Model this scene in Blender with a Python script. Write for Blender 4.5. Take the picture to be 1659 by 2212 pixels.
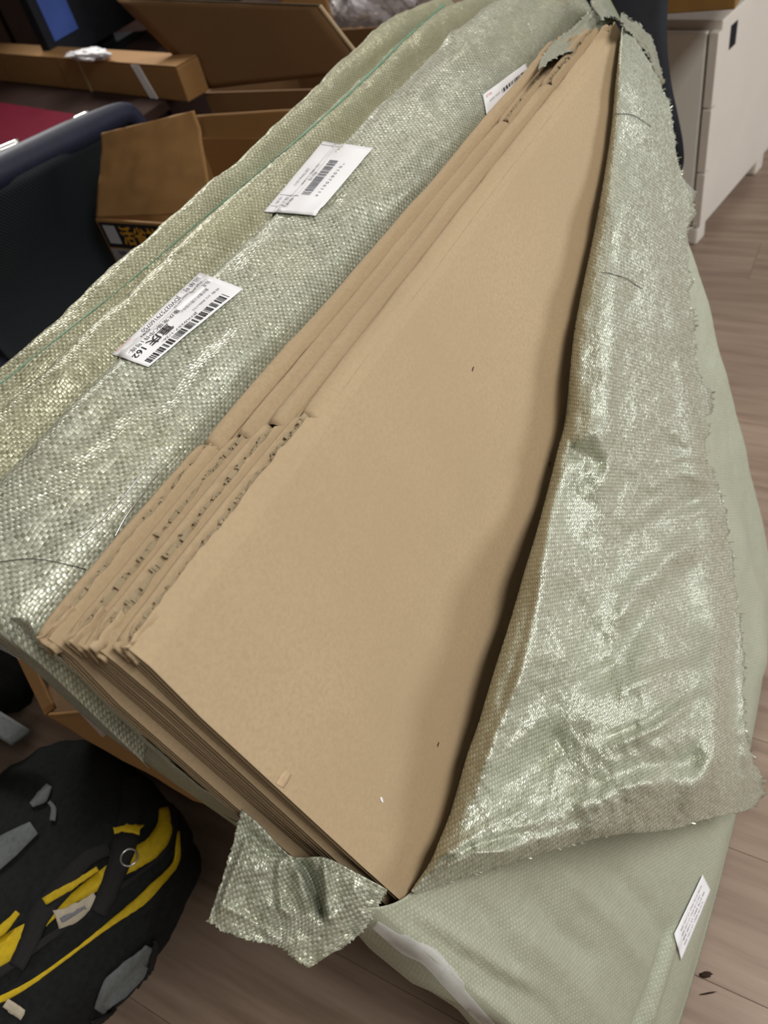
import bpy, bmesh, math, random
import numpy as np
from mathutils import Vector, Matrix
from mathutils.bvhtree import BVHTree

for o in list(bpy.data.objects):
    bpy.data.objects.remove(o)
scene = bpy.context.scene
COL = scene.collection
random.seed(7)

# ------------------------------------------------------------------ camera
W, H = 1659.0, 2212.0
F = 1679.0
CAMP = np.array([0.0, 0.0, 1.3])
# x = along the pack, y = away from the viewer, z = up
DV = np.array([467.0, 1564.0, F]); DV /= np.linalg.norm(DV)          # straight down, in camera axes
LV = np.array([1400.0, -2220.0, F]); LV -= DV * LV.dot(DV); LV /= np.linalg.norm(LV)
NV = np.cross(DV, LV)                                                # towards the viewer
R_w2c = np.array([LV, -NV, -DV])                                     # rows: world axes in camera axes
RIGHT, DOWN, FWD = R_w2c[:, 0], R_w2c[:, 1], R_w2c[:, 2]

cam_data = bpy.data.cameras.new('camera')
cam = bpy.data.objects.new('camera', cam_data)
COL.objects.link(cam)
M = Matrix.Identity(4)
for i in range(3):
    M[i][0] = RIGHT[i]; M[i][1] = -DOWN[i]; M[i][2] = -FWD[i]; M[i][3] = CAMP[i]
cam.matrix_world = M
cam_data.sensor_fit = 'HORIZONTAL'
cam_data.sensor_width = 36.0
cam_data.lens = 36.0 * F / W
cam_data.clip_start = 0.02
cam_data.dof.use_dof = True
cam_data.dof.focus_distance = 0.78
cam_data.dof.aperture_fstop = 8.0
scene.camera = cam

# ------------------------------------------------------------------ world, lights, exposure
world = bpy.data.worlds.new('world'); scene.world = world
world.use_nodes = True
wb = world.node_tree.nodes['Background']
wb.inputs[0].default_value = (0.9, 0.95, 1.0, 1); wb.inputs[1].default_value = 0.04

def area_light(name, loc, sx, sy, energy, color, target):
    l = bpy.data.lights.new(name, 'AREA'); l.shape = 'RECTANGLE'
    l.size = sx; l.size_y = sy; l.energy = energy; l.color = color
    o = bpy.data.objects.new(name, l); COL.objects.link(o); o.location = loc
    d = Vector(target) - Vector(loc)
    o.rotation_euler = d.to_track_quat('-Z', 'Y').to_euler()
    return o
area_light('assumed_window_light', (2.7, -2.5, 1.45), 1.4, 1.2, 58, (0.95, 0.98, 1.0), (1.4, 0.3, 0.7))  # bare light added for highlights on the flap; its window is only assumed
area_light('assumed_ceiling_lamp_near', (0.36, -1.15, 2.68), 1.2, 0.6, 66, (1.0, 0.97, 0.91), (0.36, -1.15, 0))  # assumed lamp out of view, placed to light the front sheet and torn corner
area_light('assumed_ceiling_lamp_far', (2.6, 3.2, 2.68), 1.2, 0.6, 118, (1.0, 0.97, 0.91), (2.6, 3.2, 0))  # assumed lamp out of view, placed for highlights on the top cover's ridges
area_light('top_cover_fill', (2.7, 0.9, 2.68), 1.2, 0.6, 17, (1.0, 0.96, 0.89), (2.7, 0.9, 0))  # added fill that brightens the sack's top cover; no known lamp hangs here

scene.view_settings.view_transform = 'Standard'
scene.view_settings.look = 'None'
scene.view_settings.gamma = 1.0
scene.view_settings.use_curve_mapping = False
scene.view_settings.exposure = -0.16

# ------------------------------------------------------------------ projection helpers
def rays(px, py):
    px = np.asarray(px, float); py = np.asarray(py, float)
    c = np.stack([px - W / 2, py - H / 2, np.full_like(px, F)], -1)
    return c[..., :1] * RIGHT + c[..., 1:2] * DOWN + c[..., 2:3] * FWD
def on_plane(px, py, p0, n, off=0.0):
    d = rays(px, py); n = np.asarray(n, float)
    s = (np.dot(np.asarray(p0) - CAMP, n) + off) / (d @ n)
    return CAMP + d * np.asarray(s)[..., None]
def at_x(px, py, v): return on_plane(px, py, (v, 0, 0), (1, 0, 0))
def at_y(px, py, v): return on_plane(px, py, (0, v, 0), (0, 1, 0))
def at_z(px, py, v): return on_plane(px, py, (0, 0, v), (0, 0, 1))
def project(P):
    d = np.asarray(P) - CAMP
    x, y, z = d @ RIGHT, d @ DOWN, d @ FWD
    return x / z * F + W / 2, y / z * F + H / 2

# smooth value noise
_rng = np.random.RandomState(3)
_tab = _rng.rand(256, 256) * 2 - 1
def vnoise(x, y):
    x = np.asarray(x, float); y = np.asarray(y, float)
    xi = np.floor(x).astype(int); yi = np.floor(y).astype(int)
    fx = x - xi; fy = y - yi
    fx = fx * fx * (3 - 2 * fx); fy = fy * fy * (3 - 2 * fy)
    g = lambda a, b: _tab[a % 256, b % 256]
    return (g(xi, yi) * (1 - fx) + g(xi + 1, yi) * fx) * (1 - fy) + (g(xi, yi + 1) * (1 - fx) + g(xi + 1, yi + 1) * fx) * fy
def fbm(x, y, o=3):
    r = 0; a = 1.0
    for k in range(o):
        r = r + a * vnoise(x * 2 ** k + 17 * k, y * 2 ** k + 31 * k); a *= 0.5
    return r
def seg_dist(px, py, poly):
    best = np.full(np.shape(px), 1e9)
    side = np.zeros(np.shape(px))
    par = np.zeros(np.shape(px))
    n = len(poly) - 1
    for i in range(n):
        ax, ay = poly[i]; bx, by = poly[i + 1]
        dx, dy = bx - ax, by - ay; L2 = dx * dx + dy * dy
        t = np.clip(((px - ax) * dx + (py - ay) * dy) / L2, 0, 1)
        qx, qy = ax + t * dx - px, ay + t * dy - py
        d = np.hypot(qx, qy)
        m = d < best
        best = np.where(m, d, best)
        side = np.where(m, np.sign(dx * (py - ay) - dy * (px - ax)), side)
        par = np.where(m, (i + t) / n, par)
    return best, side, par
def ridges(px, py, lst):
    h = np.zeros(np.shape(px))
    for poly, wid, amp in lst:
        d, s, t = seg_dist(px, py, poly)
        if isinstance(wid, tuple):
            w = np.where(s > 0, wid[0], wid[1])
        else:
            w = wid
        fade = np.clip(np.minimum(t, 1 - t) * 5 + 0.15, 0, 1)
        h = h + amp * np.exp(-(d / w) ** 2) * fade
    return h
def interp_poly(pts, n, smooth=True):
    pts = np.asarray(pts, float)
    u = np.linspace(0, len(pts) - 1, n)
    i = np.clip(u.astype(int), 0, len(pts) - 2); f = (u - i)[:, None]
    if not smooth or len(pts) < 3:
        return pts[i] * (1 - f) + pts[i + 1] * f
    p0 = pts[np.clip(i - 1, 0, len(pts) - 1)]; p1 = pts[i]; p2 = pts[i + 1]; p3 = pts[np.clip(i + 2, 0, len(pts) - 1)]
    return 0.5 * ((2 * p1) + (-p0 + p2) * f + (2 * p0 - 5 * p1 + 4 * p2 - p3) * f ** 2 + (-p0 + 3 * p1 - 3 * p2 + p3) * f ** 3)
def interp_uniform(pts, n, smooth=True):
    P = interp_poly(pts, 60 * len(pts), smooth)
    L = np.concatenate([[0], np.cumsum(np.linalg.norm(np.diff(P, axis=0), axis=1))])
    q = np.linspace(0, L[-1], n)
    return np.stack([np.interp(q, L, P[:, k]) for k in range(P.shape[1])], 1)

# ------------------------------------------------------------------ materials
def srgb(r, g, b):
    f = lambda c: c / 12.92 if c <= 0.04045 else ((c + 0.055) / 1.055) ** 2.4
    return (f(r / 255), f(g / 255), f(b / 255), 1)
class NT:
    def __init__(self, name):
        self.m = bpy.data.materials.new(name); self.m.use_nodes = True
        self.t = self.m.node_tree; self.b = self.t.nodes['Principled BSDF']
    def n(self, typ, **kw):
        x = self.t.nodes.new(typ)
        for k, v in kw.items(): setattr(x, k, v)
        return x
    def l(self, a, b): self.t.links.new(a, b)
    def math(self, op, a, b=None, c=None):
        x = self.n('ShaderNodeMath', operation=op)
        for i, v in enumerate((a, b, c)):
            if v is None: continue
            if isinstance(v, (int, float)): x.inputs[i].default_value = v
            else: self.l(v, x.inputs[i])
        return x.outputs[0]
    def ramp(self, fac, stops):
        r = self.n('ShaderNodeValToRGB'); e = r.color_ramp.elements
        while len(e) < len(stops): e.new(0.5)
        for i, (p, c) in enumerate(stops): e[i].position = p; e[i].color = c
        self.l(fac, r.inputs[0]); return r.outputs[0]
    def mix(self, fac, a, b, mode='MIX'):
        x = self.n('ShaderNodeMix', data_type='RGBA', blend_type=mode)
        for s, v in ((x.inputs[0], fac), (x.inputs[6], a), (x.inputs[7], b)):
            if hasattr(v, 'is_linked') or hasattr(v, 'node'): self.l(v, s)
            else: s.default_value = v
        return x.outputs[2]
    def noise(self, vec, scale, detail=3, rough=0.5):
        x = self.n('ShaderNodeTexNoise'); x.inputs['Scale'].default_value = scale
        x.inputs['Detail'].default_value = detail; x.inputs['Roughness'].default_value = rough
        if vec is not None: self.l(vec, x.inputs['Vector'])
        return x.outputs['Fac']
    def bump(self, h, dist, strength=1.0):
        x = self.n('ShaderNodeBump'); x.inputs['Distance'].default_value = dist
        x.inputs['Strength'].default_value = strength; self.l(h, x.inputs['Height'])
        self.l(x.outputs[0], self.b.inputs['Normal'])
    def set(self, **kw):
        for k, v in kw.items():
            s = self.b.inputs[k.replace('_', ' ')]
            if hasattr(v, 'node'): self.l(v, s)
            else: s.default_value = v
def objco(t):
    return t.n('ShaderNodeTexCoord').outputs['Object']

MATS = {}
def plain(name, col, rough=0.6, var=0.12, scale=30, metallic=0.0, bump=0.0, spec=0.5):
    t = NT(name); co = objco(t)
    f = t.noise(co, scale, 4)
    dark = tuple(c * (1 - var) for c in col[:3]) + (1,); lite = tuple(min(1, c * (1 + var)) for c in col[:3]) + (1,)
    t.set(Base_Color=t.ramp(f, [(0.3, dark), (0.7, lite)]), Roughness=rough, Metallic=metallic)
    t.b.inputs['Specular IOR Level'].default_value = spec
    if bump: t.bump(t.noise(co, scale * 6, 3), bump)
    MATS[name] = t.m
    return t.m

def kraft(name, col, var=0.06, speck=0.35):
    t = NT(name); co = objco(t)
    big = t.noise(co, 5, 4); fib = t.noise(co, 260, 3, 0.7); sp = t.noise(co, 420, 2, 0.6)
    c0 = tuple(c * (1 - var) for c in col[:3]) + (1,); c1 = tuple(min(1, c * (1 + var)) for c in col[:3]) + (1,)
    base = t.ramp(big, [(0.3, c0), (0.7, c1)])
    base = t.mix(t.ramp(fib, [(0.35, (0, 0, 0, 1)), (0.7, (1, 1, 1, 1))]), base, tuple(c * 0.9 for c in col[:3]) + (1,))
    spk = t.ramp(sp, [(0.16, (speck, speck, speck, 1)), (0.27, (0, 0, 0, 1))])
    base = t.mix(spk, base, tuple(c * 0.35 for c in col[:3]) + (1,))
    t.set(Base_Color=base, Roughness=0.72)
    t.b.inputs['Specular IOR Level'].default_value = 0.25
    t.bump(fib, 0.0003, 0.5)
    MATS[name] = t.m
    return t.m

def weave(name, ca, cb, cell=0.0033, rough=(0.28, 0.48), tilt=0.55, warm=None, amp=0.0007, sheen=0.3, layer=0.42):
    t = NT(name)
    uv = t.n('ShaderNodeUVMap'); uv.uv_map = 'UVMap'
    sx = t.n('ShaderNodeSeparateXYZ'); t.l(uv.outputs[0], sx.inputs[0])
    wob = t.noise(uv.outputs[0], 25, 2)
    wobs = t.math('MULTIPLY', t.math('SUBTRACT', wob, 0.5), 0.9)
    u = t.math('ADD', t.math('MULTIPLY', sx.outputs[0], 1 / cell), wobs)
    v = t.math('ADD', t.math('MULTIPLY', sx.outputs[1], 1 / cell), wobs)
    fu, fv = t.math('FLOOR', u), t.math('FLOOR', v)
    ru, rv = t.math('SUBTRACT', u, fu), t.math('SUBTRACT', v, fv)
    chk = t.math('PINGPONG', t.math('ADD', fu, fv), 1.0)
    cellv = t.n('ShaderNodeCombineXYZ'); t.l(fu, cellv.inputs[0]); t.l(fv, cellv.inputs[1])
    wn = t.n('ShaderNodeTexWhiteNoise', noise_dimensions='2D'); t.l(cellv.outputs[0], wn.inputs['Vector'])
    rs = t.n('ShaderNodeSeparateColor'); t.l(wn.outputs['Color'], rs.inputs[0])
    su = t.math('SINE', t.math('MULTIPLY', ru, math.pi)); sv = t.math('SINE', t.math('MULTIPLY', rv, math.pi))
    pu = t.math('POWER', su, 0.35); pv = t.math('POWER', sv, 0.35)
    ha = t.math('ADD', t.math('MULTIPLY', pv, 0.45), t.math('MULTIPLY', su, 0.22))
    hb = t.math('ADD', t.math('MULTIPLY', pu, 0.45), t.math('MULTIPLY', sv, 0.22))
    hm = t.n('ShaderNodeMix', data_type='FLOAT'); t.l(chk, hm.inputs[0]); t.l(ha, hm.inputs[2]); t.l(hb, hm.inputs[3])
    tx = t.math('MULTIPLY', t.math('SUBTRACT', rs.outputs[0], 0.5), t.math('SUBTRACT', ru, 0.5))
    ty = t.math('MULTIPLY', t.math('SUBTRACT', rs.outputs[1], 0.5), t.math('SUBTRACT', rv, 0.5))
    tl = t.math('MULTIPLY', t.math('ADD', tx, ty), tilt)
    crk = t.noise(uv.outputs[0], 60, 5, 0.6)
    hgt = t.math('ADD', t.math('ADD', hm.outputs[0], tl), t.math('MULTIPLY', crk, 1.1))
    big = t.noise(uv.outputs[0], 7, 4)
    fac = t.math('ADD', t.math('MULTIPLY', chk, 0.62), t.math('MULTIPLY', rs.outputs[2], 0.38))
    base = t.mix(fac, ca, cb)
    if warm is not None:
        lay = t.math('MULTIPLY', t.math('SMOOTH_MIN', t.math('MAXIMUM', t.math('MULTIPLY', t.math('SUBTRACT', sx.outputs[1], layer), 120.0), 0.0), 1.0, 0.1), 0.55)
        base = t.mix(lay, base, t.mix(chk, tuple(c * 0.72 for c in warm[:3]) + (1,), tuple(min(1, c * 1.12) for c in warm[:3]) + (1,)))
        base = t.mix(t.ramp(big, [(0.45, (0, 0, 0, 1)), (0.7, (0.3, 0.3, 0.3, 1))]), base, warm)
    gap = t.math('LESS_THAN', t.math('MINIMUM', su, sv), 0.16)
    base = t.mix(t.math('MULTIPLY', gap, 0.35), base, tuple(c * 0.4 for c in ca[:3]) + (1,))
    r = t.math('ADD', t.math('MULTIPLY', rs.outputs[1], rough[1] - rough[0]), rough[0])
    t.set(Base_Color=base, Roughness=r, Metallic=sheen)
    t.b.inputs['Specular IOR Level'].default_value = 1.0
    t.bump(hgt, amp, 0.8)
    MATS[name] = t.m
    return t.m

# cross-section of the sack's top cover (y, z); the second layer of cloth begins in the valley at y = 0.622
prof = [(0.452, 0.70), (0.462, 0.80), (0.468, 0.858), (0.478, 0.882), (0.500, 0.897), (0.528, 0.906), (0.556, 0.915), (0.574, 0.915), (0.590, 0.903), (0.606, 0.887), (0.622, 0.877),
        (0.634, 0.886), (0.648, 0.902), (0.664, 0.911), (0.678, 0.907), (0.693, 0.891), (0.706, 0.880), (0.717, 0.887), (0.728, 0.900), (0.746, 0.911), (0.758, 0.906),
        (0.764, 0.885), (0.762, 0.84), (0.74, 0.74), (0.70, 0.60), (0.60, 0.35)]
_pp = interp_uniform(prof, 400); _pl = np.concatenate([[0], np.cumsum(np.linalg.norm(np.diff(_pp, axis=0), axis=1))])
VLAYER = _pl[np.argmax(_pp[:, 0] > 0.622)]
KRAFT = kraft('kraft_liner', srgb(178, 156, 125))
KRAFT_EDGE = kraft('kraft_core', srgb(96, 82, 64), 0.3, 0.9)
FLUTE = kraft('kraft_flute_paper', srgb(160, 144, 117), 0.25, 0.9)
KRAFT_OLD = kraft('kraft_brown', srgb(156, 118, 74), 0.1)
KRAFT_SHADE_SEAM = kraft('kraft_shade_and_seam', srgb(118, 88, 58), 0.1)  # shade put into a darker kraft colour; box seams use it too
WEAVE = weave('woven_plastic', srgb(136, 141, 117), srgb(204, 206, 192), warm=srgb(176, 172, 132), rough=(0.3, 0.5), tilt=1.7, layer=float(VLAYER))
WEAVE2 = weave('woven_plastic_front', srgb(164, 169, 146), srgb(214, 216, 202), rough=(0.24, 0.48), tilt=1.5, amp=0.0010, sheen=0.38)
WEAVE3 = weave('woven_plastic_lower', srgb(160, 164, 142), srgb(182, 185, 166), rough=(0.45, 0.65), tilt=0.25, amp=0.0005, sheen=0.1)
PAPER = plain('label_paper', srgb(240, 240, 244), 0.45, 0.02, 8)
INK = plain('black_ink', (0.012, 0.012, 0.014, 1), 0.6, 0.2, 200)
INK_PALE = plain('faded_grey_ink', srgb(120, 120, 128), 0.6, 0.15, 200)
INK_RED = plain('faded_red_ink', srgb(222, 150, 140), 0.6, 0.1, 200)
GREEN = plain('green_thread', srgb(112, 158, 132), 0.5, 0.15, 300)
BLACK = plain('black_fabric', (0.012, 0.014, 0.015, 1), 0.85, 0.3, 120, bump=0.0005, spec=0.3)
BLACK2 = plain('black_webbing', (0.008, 0.008, 0.009, 1), 0.7, 0.3, 400, bump=0.0004)
GREYF = plain('grey_nylon', srgb(110, 116, 118), 0.6, 0.15, 150, bump=0.0003)
YELLOW = plain('yellow_fabric', srgb(214, 182, 20), 0.7, 0.12, 150, bump=0.0004)
TAGM = plain('beige_tag', srgb(190, 180, 160), 0.7, 0.1, 90)
NAVY = plain('navy_fabric', srgb(30, 36, 58), 0.55, 0.2, 90)
RED = plain('dark_red_cover', srgb(104, 20, 42), 0.85, 0.08, 20, spec=0.08)
CHROME = plain('bright_metal', srgb(225, 225, 225), 0.25, 0.05, 20, metallic=0.9)
WHITEM = plain('off_white_steel', srgb(214, 206, 196), 0.45, 0.03, 6)
GREYM = plain('pale_grey_steel', srgb(226, 223, 216), 0.5, 0.03, 6)  # colour lightened to make up for weak light on the cabinet door
BLACKP = plain('black_plastic', (0.01, 0.011, 0.015, 1), 0.7, 0.2, 40, spec=0.2)
WOODT = plain('desk_wood', srgb(126, 92, 44), 0.6, 0.15, 12)
DARKW = plain('dark_brown_board', srgb(58, 44, 40), 0.9, 0.12, 10, spec=0.05)
BLUE = plain('blue_screen', srgb(60, 82, 150), 0.4, 0.15, 9)
CLEAR = NT('clear_film'); CLEAR.set(Base_Color=(0.92, 0.92, 0.96, 1), Roughness=0.22, Alpha=0.28); CLEAR = CLEAR.m
HAIR = plain('dark_thread', (0.02, 0.025, 0.02, 1), 0.5)
def bubble_mat():
    t = NT('bubble_wrap_plastic'); co = objco(t)
    v = t.n('ShaderNodeTexVoronoi'); v.inputs['Scale'].default_value = 55; t.l(co, v.inputs['Vector'])
    t.set(Base_Color=srgb(205, 200, 204), Roughness=0.15, Alpha=0.72)
    t.bump(t.math('SUBTRACT', 1.0, v.outputs['Distance']), 0.006, 0.9)
    return t.m
BUBBLE = bubble_mat()
def mesh_mat():
    t = NT('navy_mesh_fabric'); co = objco(t)
    w = t.n('ShaderNodeTexWave', wave_type='BANDS', bands_direction='DIAGONAL'); w.inputs['Scale'].default_value = 90
    t.l(co, w.inputs['Vector'])
    f = t.noise(co, 3, 2)
    c = t.ramp(w.outputs['Fac'], [(0.3, srgb(12, 16, 20)), (0.8, srgb(44, 54, 54))])
    t.set(Base_Color=t.mix(f, c, srgb(18, 26, 40)), Roughness=0.6)
    t.bump(w.outputs['Fac'], 0.001)
    return t.m
MESHF = mesh_mat()
def floor_mat(name, k):
    t = NT(name); co = objco(t)
    mp = t.n('ShaderNodeMapping'); mp.inputs['Scale'].default_value = (16, 1.1, 1)
    mp.inputs['Location'].default_value = (k * 3.1, k * 1.7, 0)
    t.l(co, mp.inputs[0])
    g = t.noise(mp.outputs[0], 2.2, 6, 0.62); g2 = t.noise(mp.outputs[0], 9, 4, 0.6)
    c = t.ramp(g, [(0.28, srgb(120, 100, 86)), (0.5, srgb(150, 130, 114)), (0.72, srgb(168, 149, 133))])
    c = t.mix(t.math('MULTIPLY', g2, 0.5), c, srgb(136, 114, 100), 'MIX')
    t.set(Base_Color=c, Roughness=0.42)
    t.bump(g2, 0.0006, 0.3)
    return t.m
FLOORS = [floor_mat('laminate_wood_%s' % c, i) for i, c in enumerate(('pale', 'warm', 'grey'))]
WALLM = plain('wall_paint', srgb(176, 172, 166), 0.9, 0.02, 3)

# ------------------------------------------------------------------ mesh helpers
def link(name, me, mat, parent=None):
    o = bpy.data.objects.new(name, me); COL.objects.link(o)
    if mat is not None:
        for m in (mat if isinstance(mat, (list, tuple)) else [mat]): me.materials.append(m)
    if parent is not None: o.parent = parent
    return o
def mesh_from(name, verts, faces, mat, parent=None, smooth=False):
    me = bpy.data.meshes.new(name)
    me.from_pydata([tuple(map(float, v)) for v in verts], [], [tuple(int(i) for i in f) for f in faces])
    if smooth: me.polygons.foreach_set('use_smooth', [True] * len(me.polygons))
    me.update()
    return link(name, me, mat, parent)
def thing(name, label, cat, loc=(0, 0, 0), group=None):
    o = bpy.data.objects.new(name, None); COL.objects.link(o); o.location = loc
    o.empty_display_size = 0.05
    bpy.context.view_layer.update()
    tag(o, label, cat, group); return o
def tag(o, label, cat, group=None):
    o['label'] = label; o['category'] = cat
    if group: o['group'] = group
    return o
def adopt(o, parent):
    o.parent = parent
    o.matrix_parent_inverse = Matrix.Translation(parent.location).inverted()
    return o
def grid(name, P, mat, parent=None, uv=None, thick=0.0, smooth=True):
    P = np.asarray(P); m, n = P.shape[:2]
    idx = np.arange(m * n).reshape(m, n)
    f = np.stack([idx[:-1, :-1], idx[1:, :-1], idx[1:, 1:], idx[:-1, 1:]], -1).reshape(-1, 4)
    me = bpy.data.meshes.new(name)
    me.vertices.add(m * n); me.vertices.foreach_set('co', P.reshape(-1).astype(np.float32))
    me.loops.add(f.size); me.loops.foreach_set('vertex_index', f.reshape(-1).astype(np.int32))
    me.polygons.add(len(f)); me.polygons.foreach_set('loop_start', np.arange(0, f.size, 4, dtype=np.int32))
    me.polygons.foreach_set('loop_total', np.full(len(f), 4, dtype=np.int32))
    me.update(calc_edges=True); me.validate()
    if smooth: me.polygons.foreach_set('use_smooth', [True] * len(me.polygons))
    if uv is None:
        du = np.concatenate([np.zeros((1, n)), np.cumsum(np.linalg.norm(np.diff(P, axis=0), axis=2), 0)], 0)
        dv = np.concatenate([np.zeros((m, 1)), np.cumsum(np.linalg.norm(np.diff(P, axis=1), axis=2), 1)], 1)
        uv = np.stack([np.broadcast_to(du.mean(1, keepdims=True), (m, n)), np.broadcast_to(dv.mean(0, keepdims=True), (m, n))], -1)
    lay = me.uv_layers.new(name='UVMap')
    lay.data.foreach_set('uv', np.asarray(uv).reshape(-1, 2)[f.reshape(-1)].reshape(-1).astype(np.float32))
    o = link(name, me, mat)
    if parent is not None: adopt(o, parent)
    if thick:
        s = o.modifiers.new('thickness', 'SOLIDIFY'); s.thickness = thick; s.offset = 0
    return o
def bevel(o, w=0.004, seg=2):
    b = o.modifiers.new('bevel', 'BEVEL'); b.width = w; b.segments = seg; b.limit_method = 'ANGLE'
    return o
BOXF = [(0, 1, 2, 3), (7, 6, 5, 4), (0, 4, 5, 1), (1, 5, 6, 2), (2, 6, 7, 3), (3, 7, 4, 0)]
def hexa(name, pts, mat, parent=None, bev=0.0, smooth=False):
    """8 points: 4 of one face then 4 of the opposite face"""
    o = mesh_from(name, pts, BOXF, mat, None)
    bm = bmesh.new(); bm.from_mesh(o.data); bmesh.ops.recalc_face_normals(bm, faces=bm.faces); bm.to_mesh(o.data); bm.free()
    if parent is not None: adopt(o, parent)
    if bev: bevel(o, bev)
    return o
def box(name, lo, hi, mat, parent=None, bev=0.0, rot=0.0, piv=None):
    x0, y0, z0 = lo; x1, y1, z1 = hi
    p = np.array([(x0, y0, z0), (x1, y0, z0), (x1, y1, z0), (x0, y1, z0), (x0, y0, z1), (x1, y0, z1), (x1, y1, z1), (x0, y1, z1)], float)
    if rot:
        c, s = math.cos(rot), math.sin(rot); q = p[:, :2] - piv
        p[:, 0] = piv[0] + c * q[:, 0] - s * q[:, 1]; p[:, 1] = piv[1] + s * q[:, 0] + c * q[:, 1]
    return hexa(name, p, mat, parent, bev)
def slab(name, quad, t, mat, parent=None, bev=0.0, crumple=0.0, n=14, scale=9):
    """a sheet of board through 4 corner points, t thick, subdivided so that it can be warped"""
    q = np.asarray(quad, float)
    a = np.linspace(0, 1, n)[:, None, None]; b = np.linspace(0, 1, n)[None, :, None]
    P = (q[0] * (1 - a) + q[1] * a) * (1 - b) + (q[3] * (1 - a) + q[2] * a) * b
    nr = np.cross(q[1] - q[0], q[3] - q[0]); nr /= np.linalg.norm(nr)
    if crumple:
        P = P + nr * (fbm(P[..., 0] * scale + P[..., 2] * scale * .7 + 3, P[..., 1] * scale + P[..., 2] * scale)[..., None] * crumple)
    return grid(name, P, mat, parent, thick=t, smooth=bool(crumple))
def tube(name, pts, r, mat, parent=None, k=8, smooth_path=True, n=None):
    P = interp_uniform(pts, n or max(8, 6 * len(pts)), smooth_path)
    T = np.gradient(P, axis=0); T /= np.linalg.norm(T, axis=1)[:, None] + 1e-12
    up = np.array([0.31, 0.22, 0.92])
    U = np.cross(T, up); U /= np.linalg.norm(U, axis=1)[:, None]; V = np.cross(T, U)
    rr = np.interp(np.linspace(0, 1, len(P)), np.linspace(0, 1, len(np.atleast_1d(r))), np.atleast_1d(r)) if np.ndim(r) else np.full(len(P), r)
    an = np.linspace(0, 2 * math.pi, k, endpoint=False)
    V3 = P[:, None] + rr[:, None, None] * (np.cos(an)[None, :, None] * U[:, None] + np.sin(an)[None, :, None] * V[:, None])
    vs = V3.reshape(-1, 3).tolist(); fs = []
    for i in range(len(P) - 1):
        for j in range(k):
            fs.append((i * k + j, i * k + (j + 1) % k, (i + 1) * k + (j + 1) % k, (i + 1) * k + j))
    fs.append(tuple(range(k))[::-1]); fs.append(tuple((len(P) - 1) * k + j for j in range(k)))
    o = mesh_from(name, vs, fs, mat, None, True)
    if parent is not None: adopt(o, parent)
    return o
def bvh_of(*objs):
    vs, fs = [], []
    for o in objs:
        b = len(vs); vs += [o.matrix_world @ v.co if o.parent is None else v.co.copy() for v in o.data.vertices]
        fs += [tuple(b + i for i in p.vertices) for p in o.data.polygons]
    return BVHTree.FromPolygons(vs, fs)
def cast(bvh, px, py):
    d = Vector(rays(px, py)).normalized()
    loc, nor, i, dist = bvh.ray_cast(Vector(CAMP), d)
    if loc is None: return None, None
    if nor.dot(d) > 0: nor = -nor
    return np.array(loc), np.array(nor)
def cast_grid(bvh, PX, PY, eps):
    m, n = PX.shape; out = np.zeros((m, n, 3)); ok = np.zeros((m, n), bool)
    for i in range(m):
        for j in range(n):
            l, nr = cast(bvh, PX[i, j], PY[i, j])
            if l is not None: out[i, j] = l + nr * eps; ok[i, j] = True
    if not ok.all():
        gi = np.argwhere(ok)
        for i, j in np.argwhere(~ok):
            k = gi[np.argmin(((gi - (i, j)) ** 2).sum(1))]
            ref = out[k[0], k[1]]; dep = (ref - CAMP) @ FWD
            r = rays(PX[i, j], PY[i, j]); out[i, j] = CAMP + r * dep / F
    return out
def ribbon(name, bvh, line, widths, mat, parent, eps=0.0015, thick=0.001, n=None, m=4, smooth=True):
    L = interp_uniform(line, n or 8 * len(line), smooth)
    wd = np.interp(np.linspace(0, 1, len(L)), np.linspace(0, 1, len(widths)), widths)
    T = np.gradient(L, axis=0); T /= np.linalg.norm(T, axis=1)[:, None]
    Nn = np.stack([-T[:, 1], T[:, 0]], 1)
    s = np.linspace(-0.5, 0.5, m)
    PX = L[:, :1] + Nn[:, :1] * wd[:, None] * s; PY = L[:, 1:] + Nn[:, 1:] * wd[:, None] * s
    return grid(name, cast_grid(bvh, PX, PY, eps), mat, parent, thick=thick)

# ================================================================== THE SETTING
FLX0, FLX1, FLY0, FLY1 = -1.6, 5.0, -2.6, 5.2
floor = box('floor', (FLX0, FLY0, -0.06), (FLX1, FLY1, -0.0085), FLOORS[2]); floor['kind'] = 'structure'
pw, plen = 0.192, 1.22
k = 0; x = FLX0; meshes = []
for v in range(3):
    me = bpy.data.meshes.new('plank'); bm = bmesh.new()
    bmesh.ops.create_cube(bm, size=1.0)
    for vv in bm.verts: vv.co.x *= pw - 0.0005; vv.co.y *= plen - 0.0005; vv.co.z *= 0.0085
    bmesh.ops.bevel(bm, geom=[e for e in bm.edges if all(q.co.z > 0 for q in e.verts)], offset=0.0005, segments=1, affect='EDGES')
    bm.to_mesh(me); bm.free(); me.materials.append(FLOORS[v]); meshes.append(me)
row = 0
while x < FLX1 - 0.01:
    y = FLY0 - (row * 0.43 % plen)
    while y < FLY1:
        if x < 3.4 and y < 2.6:
            o = bpy.data.objects.new('plank', meshes[random.randrange(3)]); COL.objects.link(o); o.parent = floor
            o.location = (x + pw / 2, y + plen / 2, -0.00425)
        y += plen
    x += pw; row += 1
def wall(name, lo, hi):
    o = box(name, lo, hi, WALLM); o['kind'] = 'structure'; return o
wall('wall_back', (FLX0, FLY1, -0.06), (FLX1, FLY1 + 0.1, 2.75))
wall('wall_left', (FLX0 - 0.1, FLY0, -0.06), (FLX0, FLY1 + 0.1, 2.75))
wall('wall_right', (FLX1, FLY0, -0.06), (FLX1 + 0.1, FLY1 + 0.1, 2.75))
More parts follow.
